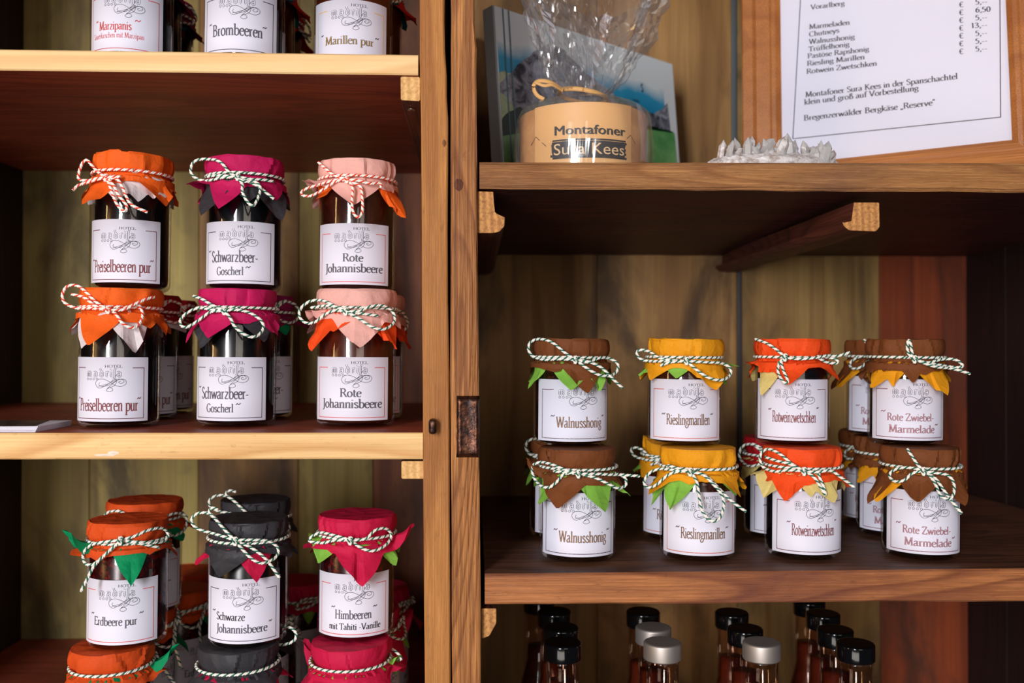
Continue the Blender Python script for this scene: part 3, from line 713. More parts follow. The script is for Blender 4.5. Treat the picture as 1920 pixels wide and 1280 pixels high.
# ------------------------------------------------------------------ jars: front ones
RL_, HL = .0355, .1210
RR_, HR = .0347, .0975
Z5 = (100, 270, 4.742); Z6 = (440, 270, 4.742); Z7 = (100, 530, 4.267); Z8 = (440, 530, 4.267)
Z9 = (90, 910, 3.458); Z10 = (440, 910, 3.458); Z11 = (960, 610, 4.364); Z12 = (1380, 610, 4.174); Z13 = (960, 820, 4.364); Z14 = (1380, 820, 4.174)
tl = lambda a, b, c: ('~', a, b, c, 0, 0)
LB = dict(
 preis=[('Preiselbeeren pur', .135, .87, .165, .19, 2), tl(.095, .125, .345), tl(.86, .905, .345)],
 schw=[('Schwarzbeer-', .17, .77, .345, .18, 2), ('Goscherl', .26, .60, .135, .13, 2), tl(.10, .15, .51), tl(.625, .68, .25)],
 rote=[('Rote', .40, .645, .375, .13, 2), ('Johannisbeere', .15, .90, .20, .14, 2)],
 erd=[('Erdbeere pur', .22, .74, .30, .13, 2), tl(.17, .215, .46), tl(.765, .81, .46)],
 sj=[('Schwarze', .20, .56, .36, .12, 1), ('Johannisbeere', .20, .82, .165, .13, 2), tl(.13, .18, .48), tl(.84, .88, .30)],
 him=[('Himbeeren', .30, .74, .29, .14, 2), ('mit Tahiti -Vanille', .22, .86, .12, .10, 1), tl(.25, .30, .46), tl(.76, .81, .46)],
 marz=[('Marzipanis', .22, .62, .33, .13, 2), ('Sauerkirschen mit Marzipan', .12, .76, .205, .085, 0), tl(.16, .20, .46), tl(.655, .72, .47)],
 brom=[('Brombeeren', .20, .80, .26, .175, 2), tl(.14, .18, .44), tl(.80, .85, .42)],
 mar=[('Marillen pur', .21, .80, .29, .13, 2), tl(.145, .18, .44), tl(.82, .87, .42)],
 wal=[('Walnusshonig', .27, .84, .225, .17, 2), tl(.20, .25, .395), tl(.85, .89, .395)],
 ries=[('Rieslingmarillen', .27, .80, .265, .17, 2), tl(.21, .255, .42), tl(.81, .85, .42)],
 rotw=[('Rotweinzwetschken', .26, .78, .30, .18, 2), tl(.205, .245, .49), tl(.79, .82, .52)],
 zwie=[('Rote Zwiebel-', .23, .79, .32, .12, 2), ('Marmelade', .25, .80, .125, .125, 2), tl(.15, .21, .455), tl(.81, .86, .245)],
)
def L(k): return LB[k]
G2 = 'tall jars on the second shelf of the left cabinet'
make_jar('U1', 246, .865, Z2+HL, 0.0336, HL, 'orange', 'white', [(290, 585, .5), (850, 370), (1010, 560)], [(560, 510), (755, 525, .5), (910, 470), (1010, 470)],
  [[(465, 290), (400, 230), (340, 160), (285, 100), (240, 140), (212, 230), (220, 280), (300, 295), (380, 290), (465, 290)], [(465, 290), (380, 305), (280, 320), (210, 340), (165, 385)],
   [(465, 290), (540, 295), (600, 295)], [(470, 290), (540, 380), (580, 470), (650, 570), (640, 625), (590, 590), (550, 520), (490, 340), (470, 300)], [(480, 300), (570, 320), (620, 410), (650, 490), (700, 570), (835, 635)]],
  'red', J['dark'], L('preis'), 'wine', -18, 'orange-capped jar with red bow, upper jar of the left stack on the middle shelf', G2, seed=11, zoom=Z5, puff=.006)
make_jar('U2', 458, .875, Z2+HL, 0.0344, HL, 'pink', 'charcoal', [(1480, 605, .55), (1170, 365), (1985, 505)], [(1300, 615), (1740, 515), (2045, 665)],
  [[(1640, 295), (1560, 240), (1500, 160), (1430, 115), (1330, 92), (1240, 110), (1208, 180), (1230, 240), (1300, 285), (1400, 300), (1500, 290), (1640, 295)], [(1640, 290), (1750, 315), (1850, 315), (1960, 322)],
   [(1640, 300), (1700, 340), (1790, 340), (1840, 400), (1810, 520), (1770, 575), (1720, 530), (1680, 440), (1680, 370), (1640, 300)], [(1640, 300), (1800, 370), (1880, 430), (1960, 495)], [(1640, 300), (1500, 270), (1360, 258)]],
  'green', J['black'], L('schw'), 'black', -14, 'magenta-capped jar with black lining, upper jar of the centre stack on the middle shelf', G2, seed=12, zoom=Z5)
make_jar('U3', 668.5, .885, Z2+HL, RL_, HL, 'blush', 'orange', [(1055, 560, .75), (575, 310, .5)], [(680, 490), (1430, 480, .5), (1520, 650, .4)],
  [[(1000, 315), (920, 310), (800, 325), (680, 345), (600, 375), (580, 410), (620, 435), (700, 430), (800, 385), (900, 325), (1000, 315)], [(1000, 315), (880, 265), (800, 190), (735, 120)],
   [(1000, 315), (1100, 330), (1200, 355), (1290, 345), (1300, 390)], [(1010, 320), (1050, 400), (1045, 500), (1050, 620), (1090, 680), (1130, 640), (1135, 520), (1120, 390), (1060, 350), (1000, 320)]],
  'red', J['ruby'], L('rote'), 'red', -9, 'blush-capped jar with red bow, upper jar of the stack next to the post', G2, seed=13, zoom=Z6)
make_jar('L1', 224, .85, Z2, 0.034, HL, 'orange', 'white', [(285, 522, .62), (930, 415, .4), (770, 370)], [(215, 510), (650, 553, .55), (930, 330)],
  [[(440, 215), (340, 150), (250, 60), (180, 10), (100, 15), (60, 80), (80, 150), (180, 195), (300, 200), (440, 215)], [(440, 215), (340, 185), (240, 110), (135, 80)],
   [(440, 215), (560, 215), (640, 175), (740, 130), (810, 110)], [(440, 215), (500, 250), (550, 320), (620, 360), (680, 340), (715, 260), (690, 180), (640, 180), (560, 210), (440, 215)]],
  'red', J['dark'], L('preis'), 'wine', -20, 'orange-capped jar with red bow, standing on the middle shelf at the far left', G2, seed=21, zoom=Z7)
make_jar('L2', 444, .855, Z2, 0.0345, HL, 'pink', 'charcoal', [(1240, 452, .62), (1025, 490, .4), (1800, 435, .45)], [(1150, 500), (1690, 470, .55)],
  [[(1370, 225), (1280, 215), (1150, 195), (1050, 240), (1003, 300), (1030, 350), (1090, 340), (1170, 290), (1260, 230), (1370, 225)], [(1370, 225), (1260, 170), (1180, 120), (1110, 95)],
   [(1370, 225), (1450, 215), (1560, 235), (1650, 290), (1680, 350), (1650, 410), (1590, 435), (1520, 410), (1450, 350), (1420, 290), (1370, 225)]],
  'green', J['black'], L('schw'), 'black', -17, 'magenta-capped jar with green bow, lower jar of the centre stack on the middle shelf', G2, seed=22, zoom=Z7)
make_jar('L3', 667.5, .855, Z2, RL_, HL, 'blush', 'flame', [(1005, 525, .75), (1350, 370, .35), (565, 225, .35)], [(590, 535, .5), (1295, 530, .6), (780, 390)],
  [[(890, 230), (800, 185), (700, 135), (600, 135), (520, 190), (505, 260), (560, 315), (640, 310), (720, 250), (800, 220), (890, 230)], [(890, 220), (760, 180), (600, 190)],
   [(890, 230), (1000, 225), (1080, 190), (1190, 180), (1270, 230), (1280, 310), (1200, 370), (1100, 355), (1000, 290), (890, 230)], [(890, 235), (1050, 250), (1145, 262)]],
  'green', J['amber'], L('rote'), 'red', -11, 'blush-capped jar with green bow, lower jar of the stack next to the post', G2, seed=23, zoom=Z8)
G3 = 'tall jars stacked on the lowest shelf of the left cabinet'
H3 = .1085
ZU3 = at(450, 1223, .035).z
make_jar('E', 241, .85, ZU3, 0.0338, H3, 'brick', 'green', [(125, 495, .55), (300, 505, .75), (540, 440, .5), (830, 465, .4), (740, 420)], [(540, 625, .45), (55, 295, .35), (840, 410, .3), (610, 500, .3)],
  [[(470, 355), (560, 330), (650, 295), (740, 292), (785, 340), (760, 380), (700, 380), (600, 370), (470, 355)], [(470, 355), (380, 370), (290, 400), (225, 460), (235, 515), (290, 515), (360, 460), (430, 400), (470, 355)],
   [(470, 360), (380, 440), (300, 520), (250, 610), (215, 675)], [(470, 355), (600, 380), (725, 412)]],
  'green', J['red'], L('erd'), 'red', -17, 'strawberry jam jar with brick orange cap and green lining, front left in the lowest compartment', G3, seed=31, zoom=Z9)
make_jar('S', 466, .85, ZU3, 0.0346, H3, 'charcoal', 'raspberry', [(1115, 600, .7), (1570, 500, .6), (1060, 430)], [(920, 555, .4), (1355, 605, .5)],
  [[(1215, 360), (1130, 340), (1000, 325), (930, 290), (925, 240), (980, 205), (1060, 215), (1140, 290), (1215, 360)], [(1215, 360), (1150, 300), (1090, 240), (1040, 200), (1060, 165), (1100, 170)],
   [(1215, 355), (1300, 350), (1420, 360), (1490, 410), (1480, 460), (1400, 490), (1330, 470), (1260, 410), (1215, 360)], [(1215, 360), (1330, 410), (1420, 480), (1500, 585)]],
  'green', J['black'], L('sj'), 'black', -12, 'jar with charcoal black paper cap and pink lining, front middle on the lowest shelf', G3, seed=32, zoom=Z9)
make_jar('H', 668, .865, ZU3, 0.0348, H3, 'raspberry', 'lime', [(830, 635, .75), (430, 455, .5), (1200, 315, .3)], [(530, 525, .45), (1060, 535, .4), (440, 360, .3)],
  [[(750, 355), (660, 335), (560, 330), (490, 365), (480, 395), (560, 395), (650, 365), (750, 355)], [(750, 355), (850, 345), (910, 295), (980, 290), (1020, 340), (990, 390), (900, 420), (820, 400), (750, 355)]],
  'green', J['red'], L('him'), 'red', -7, 'red jam jar with raspberry pink cap and lime lining, beside the post, lowest compartment', G3, seed=33, zoom=Z10)
G4 = 'short jars on the shelf of the right cabinet'
ZR = ZR2
make_jar('W2', 1082, 0.842, ZR, 0.0342, HR, 'brown', 'lime', [(370, 580, .7), (930, 450, .45), (110, 140, .3)], [(230, 560, .5), (755, 595, .6), (990, 525, .4)],
  [[(545, 295), (430, 265), (320, 230), (220, 225), (160, 260), (165, 340), (220, 400), (300, 410), (370, 360), (430, 300), (545, 295)], [(545, 290), (440, 285), (340, 285)], [(545, 295), (700, 300), (850, 320), (1060, 345)],
   [(545, 295), (680, 330), (790, 385), (880, 430), (940, 410), (930, 350), (850, 315)]],
  'green', J['choc'], L('wal'), 'brown', 2, 'brown-capped short jar with lime lining, lower jar of leftmost stack in right cabinet', G4, 65, 41, Z13)
make_jar('W1', 1068.5, .868, ZR+HR, RR_, HR, 'brown', 'lime', [(620, 555, .6), (160, 350, .4)], [(485, 530, .6), (745, 525, .45), (120, 520, .3)],
  [[(520, 280), (430, 220), (330, 140), (230, 110), (150, 130), (125, 190), (160, 250), (250, 280), (380, 275), (520, 280)], [(520, 280), (620, 300), (720, 265), (800, 270), (870, 310), (870, 370), (820, 410), (720, 405), (630, 360), (520, 280)],
   [(520, 275), (640, 300), (740, 350), (820, 430), (910, 515)]],
  'green', J['choc'], L('wal'), 'brown', 9, 'brown-capped short jar with lime lining, upper jar of leftmost stack in right cabinet', G4, 65, 42, Z11)
make_jar('I2', 1306.5, 0.842, ZR, 0.0341, HR, 'yellow', 'lime', [(1130, 510, .6), (1730, 390, .6), (1865, 525, .4), (1450, 390)], [(1110, 560, .4), (1290, 580, .5), (1855, 495, .4)],
  [[(1460, 280), (1350, 275), (1200, 280), (1110, 320), (1070, 390), (1110, 430), (1180, 400), (1270, 320), (1360, 285), (1460, 280)], [(1460, 280), (1370, 260), (1275, 240)],
   [(1460, 280), (1510, 350), (1530, 450), (1550, 560), (1620, 640), (1690, 630), (1730, 540), (1710, 450), (1640, 370), (1560, 300), (1460, 280)], [(1460, 280), (1580, 310), (1680, 400), (1780, 500), (1915, 605)]],
  'green', J['ruby'], L('ries'), 'orange', 5, 'short jar with golden yellow cap and lime lining, lower front jar of the yellow-capped stack', G4, 65, 43, Z13)
make_jar('I1', 1281.5, .868, ZR+HR, 0.0342, HR, 'yellow', 'lime', [(1125, 455, .55), (1680, 530, .75)], [(1010, 425, .4), (1340, 430, .5), (1915, 240, .35), (1800, 425, .35)],
  [[(1430, 290), (1320, 285), (1200, 265), (1120, 215), (1040, 200), (1010, 230), (1050, 280), (1150, 295), (1300, 290), (1430, 290)], [(1430, 290), (1300, 300), (1215, 330)],
   [(1430, 290), (1600, 300), (1720, 310), (1790, 350), (1790, 410), (1720, 445), (1620, 430), (1520, 370), (1430, 290)]],
  'green', J['ruby'], L('ries'), 'orange', 3, 'short jar with golden yellow paper cap and lime lining, on top of the yellow-capped stack', G4, 65, 44, Z11, .004)
make_jar('O2', 1502.5, 0.842, ZR, 0.0336, HR, 'flame', 'cream', [(380, 490, .6), (830, 300, .35), (560, 380)], [(210, 475, .6), (70, 310, .4), (770, 515, .6), (590, 460, .4)],
  [[(535, 262), (440, 210), (350, 140), (260, 105), (200, 130), (180, 190), (210, 255), (300, 275), (400, 260), (535, 262)], [(535, 262), (420, 210), (320, 190), (225, 170)],
   [(535, 262), (640, 270), (740, 265), (820, 320), (935, 410)], [(535, 262), (610, 310), (660, 380), (700, 445), (680, 370), (650, 300), (660, 260)]],
  'green', J['black'], L('rotw'), 'wine', 16, 'short jar with flame orange cap and cream lining, lower front jar of the orange-capped stack', G4, 65, 45, Z14)
make_jar('O1', 1484, .866, ZR+HR, 0.0338, HR, 'flame', 'cream', [(410, 485, .55), (540, 320, .5), (805, 455, .4), (60, 310, .4)], [(175, 530, .45), (640, 300, .4)],
  [[(385, 250), (340, 290), (330, 370), (380, 445), (405, 430), (370, 350), (355, 280), (385, 250)], [(385, 250), (330, 200), (240, 140), (145, 105)],
   [(385, 250), (500, 262), (630, 250), (720, 235), (800, 240), (905, 210)], [(640, 250), (720, 290), (800, 295), (780, 260), (640, 240)]],
  'green', J['black'], L('rotw'), 'wine', 1, 'short jar with flame orange paper cap and cream lining, on top of the orange-capped stack', G4, 65, 46, Z12)
make_jar('Z2', 1723, 0.838, ZR, 0.0334, HR, 'brown', 'yellow', [(1420, 510, .6), (1790, 550, .6), (1500, 380), (1040, 545, .4)], [(1090, 515, .5), (1560, 370, .3), (1750, 270, .3)],
  [[(1470, 262), (1380, 240), (1280, 245), (1210, 280), (1205, 320), (1250, 345), (1320, 330), (1380, 280), (1470, 262)], [(1470, 262), (1420, 210), (1380, 150), (1338, 88)],
   [(1470, 262), (1580, 280), (1660, 300), (1705, 360), (1700, 440), (1660, 470), (1600, 440), (1560, 360), (1520, 300), (1470, 262)], [(1470, 262), (1560, 320), (1620, 400), (1680, 480), (1765, 585)]],
  'green', J['dark'], L('zwie'), 'onion', 10, 'brown-capped short jar with yellow lining, lower front jar of rightmost stack', G4, 65, 47, Z14)
make_jar('Z1', 1696, .863, ZR+HR, 0.0333, HR, 'brown', 'yellow', [(1390, 460, .35), (1480, 395, .6), (1010, 330)], [(1060, 500, .5), (1220, 465, .4), (1650, 550, .6)],
  [[(1400, 265), (1350, 220), (1340, 150), (1355, 112), (1370, 160), (1380, 220), (1400, 265)], [(1400, 265), (1500, 290), (1620, 265), (1730, 270), (1785, 320), (1720, 330), (1600, 310), (1500, 295)],
   [(1400, 265), (1550, 320), (1700, 340), (1845, 382)]],
  'green', J['dark'], L('zwie'), 'onion', 8, 'brown-capped short jar with yellow lining, front upper jar of the rightmost stack', G4, 65, 48, Z12)
# top shelf of the left cabinet (caps above the frame)
G1 = 'tall jars on the top shelf of the left cabinet'
ZA = Z1
make_jar('A1', 247, .835, ZA, 0.0336, HL, 'raspberry', 'teal', None, None, None, 'green', J['dark'], L('marz'), 'marz', -17, 'jar with red printed label frame, leftmost on the top shelf of the left cabinet', G1, seed=51)
make_jar('A2', 457, .835, ZA, 0.0345, HL, 'plum', 'teal', None, None, None, 'green', J['black'], L('brom'), 'black', -12, 'jar with black printed label frame, second from the left on the top shelf', G1, seed=52)
make_jar('A3', 661, .86, ZA, RL_, HL, 'red', 'teal', None, None, None, 'green', J['amber'], L('mar'), 'gold', -7, 'amber jar with thin gold label frame, beside the post on the top shelf', G1, seed=53)

# ------------------------------------------------------------------ jars behind and below
copy_jar('A2', 268, .93, Z1, -14, 'dark jar standing behind the jar with red label frame on the top shelf')
copy_jar('A2', 296, 1.01, Z1, -12, 'dark jar in the third row behind the red-framed label jar, top shelf')
copy_jar('A3', 482, .935, Z1, -10, 'dark jar standing behind the jar with black label frame on the top shelf')
copy_jar('A3', 686, .945, Z1, -14, 'jar with red paper cap standing behind the amber jar on the top shelf')
copy_jar('A3', 502, 1.02, Z1, 20, 'dark jar in the third row behind the black-framed label jar, top shelf')
for k, c in (('B1', 'darkred'),): pass
make_jar('B1', 262, .94, Z2, RL_, HL, 'darkred', 'white', None, None, None, 'red', J['dark'], L('preis'), 'wine', 6, 'dark red capped jar directly behind the lower orange-capped jar, middle shelf', G2, seed=61)
copy_jar('B1', 300, 1.035, Z2, 4, 'dark red capped jar farthest back behind the lower orange-capped jar, middle shelf')
make_jar('B2', 480, .945, Z2, RL_, HL, 'plum', 'green', None, None, None, 'green', J['black'], L('schw'), 'black', 12, 'jar with plum paper cap standing behind the magenta-capped jar on the middle shelf', G2, seed=62)
copy_jar('L3', 688, .94, Z2, 12, 'jar hidden behind the lower blush-capped jar beside the post, middle shelf')
# lowest shelf, lower level, front row
zl = ZU3-H3
copy_jar('E', 214, .838, zl, 150, 'orange-capped jar at the bottom of the photo, under the strawberry jar')
copy_jar('S', 450, .838, zl, 165, 'charcoal-capped jar at the bottom of the photo, under the black-capped jar')
copy_jar('H', 660, .842, zl, 160, 'pink-capped jar at the bottom of the photo, under the raspberry-capped jar')
copy_jar('E', 262, .955, zl, 80, 'brick orange capped jar in the second row, carrying the rear brick orange jar')
copy_jar('S', 476, .955, zl, 80, 'charcoal capped jar in the second row, carrying the rear charcoal jar')
make_jar('B3', 272, .955, ZU3, RL_, H3, 'brick', 'green', None, None, None, 'green', J['red'], L('erd'), 'red', 4, 'jar with dark orange paper cap standing behind the strawberry jar on the lowest shelf', G3, seed=63)
copy_jar('S', 478, .955, ZU3, 14, 'jar with black paper cap standing behind the black-capped jar on the lowest shelf')
copy_jar('E', 338, 1.03, zl, 60, 'dark orange capped jar in the third row, low between strawberry jar and black-capped jar')
copy_jar('E', 352, 1.115, zl, 200, 'dark orange capped jar farthest back, low between the strawberry jar and black-capped jar')
copy_jar('H', 684, .945, zl, 40, 'raspberry capped jar in the second row low beside the post')
copy_jar('H', 706, 1.03, zl, 100, 'raspberry capped jar in the third row low beside the post')
copy_jar('H', 555, 1.06, zl, 70, 'raspberry capped jar low at the back between black and raspberry capped jars')
# right cabinet
copy_jar('W1', 1056, .94, ZR, 3, 'brown capped jar standing behind the leftmost stack in the right cabinet')
copy_jar('I1', 1267, .93, ZR, -6, 'yellow capped jar standing behind the yellow-capped stack in the right cabinet')
make_jar('B4', 1459, .93, ZR, RR_, HR, 'darkred', 'cream', None, None, None, 'green', J['black'], L('rotw'), 'wine', 14, 'jar with dark red paper cap standing behind the orange-capped stack', G4, 65, 64)
copy_jar('Z1', 1668, .937, ZR, -2, 'brown capped jar in the second row behind the rightmost stack, lower level')
copy_jar('Z2', 1634, 1.005, ZR, -6, 'brown capped jar in the third row behind the rightmost stack, lower level')
copy_jar('Z2', 1650, .945, ZR+HR, -8, 'brown capped jar on the upper level behind the rightmost stack')

# ------------------------------------------------------------------ bottles
def bottle(px, dist, ctop, capm, label, liquid=.150):
    y = dist-D0; p = at(px, ctop, y); H = p.z-ZR3; x = p.x
    t = empty('bottle', (x, y, ZR3)); tag(t, label, 'bottle', 'bottles in a row under the right shelf')
    r = .0147; hb = H-.078
    pr = [(0, .001), (.019, .001), (.0222, .004), (.0222, hb-.03), (.0215, hb-.018), (.018, hb-.004), (r, hb+.010), (r, H-.018), (r+.0009, H-.0175), (r+.0009, H-.0165), (r-.001, H-.0155), (r-.001, H-.004)]
    v, f = lathe(pr, 40); mesh('glass', v, f, M['bottle_glass'], t, True)
    pr = [(0, .004), (.0205, .004), (.0205, hb-.03), (.020, hb-.018), (.0165, hb-.003), (r-.002, hb+.011), (r-.002, H-.082+liquid*.2), (0, H-.082+liquid*.2)]
    v, f = lathe(pr, 32); mesh('liquor', v, f, LIQ, t, True)
    rc = .0172; pr = [(r-.001, H-.0155), (rc-.0006, H-.0155), (rc-.0001, H-.0150), (rc, H-.0145), (rc, H-.0018), (rc-.0001, H-.0012), (rc-.0009, H-.0003), (rc-.0016, H), (rc-.0022, H), (0, H)]
    v, f = lathe(pr, 44); mesh('cap', v, f, capm, t, True)
    return t
LIQ = jam('brown_liquor', (84, 34, 20))
def bm_(px, w, ctop, m, lab, lq=.15): bottle(px, .849 if ctop > 1190 else .898 if ctop > 1160 else .951 if ctop > 1130 else 1.003, ctop+6, m, lab, lq)
B, S = M['black'], M['silver']
bm_(1055, 66.5, 1196, B, 'black-capped bottle, leftmost of the front row under the right shelf')
bm_(1242, 71, 1196, S, 'silver-capped bottle, left one of the two silver caps in the front row')
bm_(1428, 71, 1196, S, 'silver-capped bottle, right one of the two silver caps in the front row')
bm_(1604, 72, 1198, B, 'black-capped bottle, rightmost of the front row under the right shelf')
bm_(1052, 65, 1168, B, 'black-capped bottle directly behind the leftmost front bottle')
bm_(1225, 66, 1168, S, 'silver-capped bottle in the second row behind the left silver cap', .2)
bm_(1397, 66, 1170, B, 'black-capped bottle in the second row behind the right silver cap', .2)
bm_(1566, 67, 1172, B, 'black-capped bottle in the second row behind the rightmost front bottle', .2)
bm_(1040, 62, 1138, B, 'black-capped bottle in the third row of the leftmost file')
bm_(1206, 61, 1138, B, 'black-capped bottle in the third row of the second file')
bm_(1372, 63, 1140, B, 'black-capped bottle in the third row of the third file', .18)
bm_(1543, 63, 1142, B, 'black-capped bottle in the third row of the rightmost file', .18)
bm_(1517, 59, 1118, B, 'black-capped bottle farthest back in the rightmost file', .18)
bm_(1012, 56, 1112, B, 'black-capped bottle farthest back in the leftmost file')

# ------------------------------------------------------------------ cheese box in cellophane
def shelf_z(y): return at(1300, 303, 0).z - .011*y/BACK
CX = at(1093, 300, .112).x; CY = .112; cz = shelf_z(CY)
crot = -math.atan2(CX-CAM.x, CY-CAM.y)
ch = empty('cheese_box', (CX, CY, cz+.0006), crot)
tag(ch, 'round wooden cheese box wrapped in clear cellophane tied with raffia, on the upper right shelf', 'box')
Rc, Hc = .0605, .0655
band = wood('thin_chip_wood', (232, 170, 106), (204, 140, 82), 'x', 5, .5, None, 0, .05, 3, lines=(300, .15))
v, f = lathe([(0, .0), (Rc-.001, .0), (Rc, .001), (Rc, Hc-.02), (Rc, Hc-.001), (Rc-.0012, Hc), (Rc-.003, Hc-.002), (0, Hc-.002)], 72)
mesh('box_body', v, f, band, ch, True)
sl = plain('paper_sleeve', (240, 182, 116), .5)
# wrapped sleeve with printing
V = []; Fc = []
for j in range(2):
    for i in range(41):
        a = math.radians(-46+92*i/40); V.append(((Rc+.0006)*math.sin(a), -(Rc+.0006)*math.cos(a), .001+(Hc-.001)*j))
for i in range(40): Fc.append((i, i+1, 42+i, 41+i))
slv = mesh('paper_sleeve', V, Fc, sl, ch, True)
def font_mesh(s, x0, x1, z0, cap, off, m, parent, name='lettering', bold=0):
    cu = bpy.data.curves.new('t', 'FONT'); cu.body = s; cu.resolution_u = 3; cu.offset = bold
    to = bpy.data.objects.new('t', cu); COL.objects.link(to); dg = bpy.context.evaluated_depsgraph_get()
    me = bpy.data.meshes.new_from_object(to.evaluated_get(dg)); bpy.data.objects.remove(to)
    xs_ = [q.co.x for q in me.vertices]; w0, w1 = min(xs_), max(xs_); cap0 = .73
    bm = bmesh.new(); bm.from_mesh(me)
    for q in bm.verts:
        x = x0+(q.co.x-w0)/(w1-w0)*(x1-x0); z = z0+q.co.y/cap0*cap; a = x/Rc
        q.co = Vector(((Rc+off)*math.sin(a), -(Rc+off)*math.cos(a), z))
    bm.to_mesh(me); bm.free(); me.materials.clear(); return link(name, me, m, parent)
blk = plain('black_print', (30, 26, 28), .5)
k = (.965-D0+D0-.06)/F
mmx = lambda px: (px-1093)*.845/F
mmz = lambda py: (at(1093, py, CY-Rc).z - cz)
font_mesh('Montafoner', mmx(1039), mmx(1176), mmz(252), (252-234)*.845/F, .0009, blk, slv)
font_mesh('Montafoner', mmx(1039.9), mmx(1176.9), mmz(252), (252-234)*.845/F, .00095, blk, slv)
font_mesh('Montafoner', mmx(1040.8), mmx(1177.8), mmz(252.6), (252-234)*.845/F, .00100, blk, slv)
# black brushed bar
Vb = []; Fb = []; rb = random.Random(2)
zt_, zb_ = mmz(261), mmz(297)
rowsb = 9
for r_ in range(rowsb):
    za = zb_+(zt_-zb_)*r_/rowsb; zc = zb_+(zt_-zb_)*(r_+1)/rowsb+.0002
    if r_ == rowsb-1: za += .0006
    xa, xb = mmx(1032+rb.uniform(-2, 3)), mmx(1179+rb.uniform(-3, 2)); o = len(Vb)
    for i in range(13):
        a = (xa+(xb-xa)*i/12)/Rc
        Vb += [((Rc+.0008)*math.sin(a), -(Rc+.0008)*math.cos(a), za), ((Rc+.0008)*math.sin(a), -(Rc+.0008)*math.cos(a), zc)]
    for i in range(12): Fb.append((o+2*i, o+2*i+2, o+2*i+3, o+2*i+1))
mesh('print_bar', Vb, Fb, blk, slv)
font_mesh('Sura Kees', mmx(1038), mmx(1174), mmz(289.5), (290-268)*.845/F, .0012, plain('cream_print', (244, 200, 150), .5), slv)
# crossing corner marks on the side of the sleeve
for sx in (-1, 1):
    P = [(mmx(1093+sx*112), mmz(262)), (mmx(1093+sx*98), mmz(248)), (mmx(1093+sx*72), mmz(270))]
    v2, q2 = stroke(P, lambda a, b: .0006)
    mesh('edge_mark', [((Rc+.0009)*math.sin(x/Rc), -(Rc+.0009)*math.cos(x/Rc), z) for x, z in v2], q2, blk, slv)
# cellophane
def cello():
    rng = random.Random(5); N = 190
    rows = []
    for k in range(5): rows.append((Rc+.0035+.003*math.sin(k/4*PI), .001+k/4*(Hc-.004), .5))
    rows += [(Rc+.001, Hc+.004, .6), (Rc*.86, Hc+.0095, .8), (Rc*.60, Hc+.0125, 1.), (.030, Hc+.0150, 1.2), (.0225, Hc+.019, 1.2)]
    zn = Hc+.0215
    rows.append((.0205, zn, 1.2))
    for k in range(1, 27):
        t = k/26; rows.append((.0205+.054*t**.62, zn+.104*t, 1.4+1.6*t))
    fd = folds(rng, 26); fd2 = folds(rng, 44); fl = folds(rng, 9); V = []; Fc = []
    for j, (r, z, am) in enumerate(rows):
        for i in range(N):
            th = 2*PI*i/N; up = max(0, (z-zn))/.112
            nn = noise.noise(Vector((math.cos(th)*r*60, math.sin(th)*r*60, z*70)))
            rr = r + am*(.0011*fd(th) + .0008*fd2(th+z*6)) + .0016*nn*am*(.4 if z < Hc else .9)
            if up > 0:
                cr_ = noise.noise(Vector((math.cos(th)*9, math.sin(th)*9, z*55+3))) ; cr2 = noise.noise(Vector((math.cos(th)*17+z*40, math.sin(th)*17, z*95)))
                rr *= 1 + .30*min(1, up*2)*fd(th*1.0+.3*up) + .12*fl(th)*up
                rr *= 1-.32*min(1, up*2)*max(0, -math.cos(th))
                rr += .0070*cr_*min(1, up*3) + .0036*cr2
                z2 = z + .034*up*fl(th+1.3) + .006*up*fd2(th)
            else: z2 = z
            if z < Hc: rr = max(rr, Rc+.0014)
            V.append((rr*math.sin(th), -rr*math.cos(th), max(z2, .0008)))
    for j in range(len(rows)-1):
        for i in range(N): k = (i+1) % N; Fc.append((j*N+i, j*N+k, (j+1)*N+k, (j+1)*N+i))
    return mesh('cellophane', V, Fc, M['cello'], ch, False)
cello()
raf = plain('raffia', (226, 170, 104), .6)
def ribbon3(name, P, w, m, parent, up=(0, 0, 1)):
    V = []; Fc = []; P = [Vector(p) for p in smooth(P, 5)]; n = len(P)
    for i in range(n):
        tg = (P[min(i+1, n-1)]-P[max(i-1, 0)]).normalized(); s = Vector(up); s = (s-tg*s.dot(tg)).normalized()*w/2
        o = tg.cross(s).normalized()*.0003; V += [P[i]+s+o, P[i]-s+o, P[i]-s-o, P[i]+s-o]
    for i in range(n-1):
        for k in range(4): k2 = (k+1) % 4; Fc.append((4*i+k, 4*i+k2, 4*i+4+k2, 4*i+4+k))
    Fc += [(0, 1, 2, 3), (4*n-4, 4*n-3, 4*n-2, 4*n-1)]
    return mesh(name, V, Fc, m, parent, True)
zn = Hc+.0205
ribbon3('raffia_tie', [(.0235*math.sin(a), -.0235*math.cos(a), zn-.004*math.sin(a)+.001) for a in [2*PI*i/16 for i in range(17)]], .0042, raf, ch)
rf = ribbon3('raffia_tie', [(-.019, -.020, zn+.002), (-.030, -.028, zn+.007), (-.041, -.030, zn+.008), (-.046, -.030, zn+.003), (-.043, -.031, zn-.005), (-.036, -.033, zn-.010)], .0036, raf, ch)
ribbon3('raffia_tie', [(-.019, -.021, zn+.001), (-.028, -.030, zn+.004), (-.036, -.032, zn+.003), (-.045, -.031, zn+.007)], .0028, raf, ch)

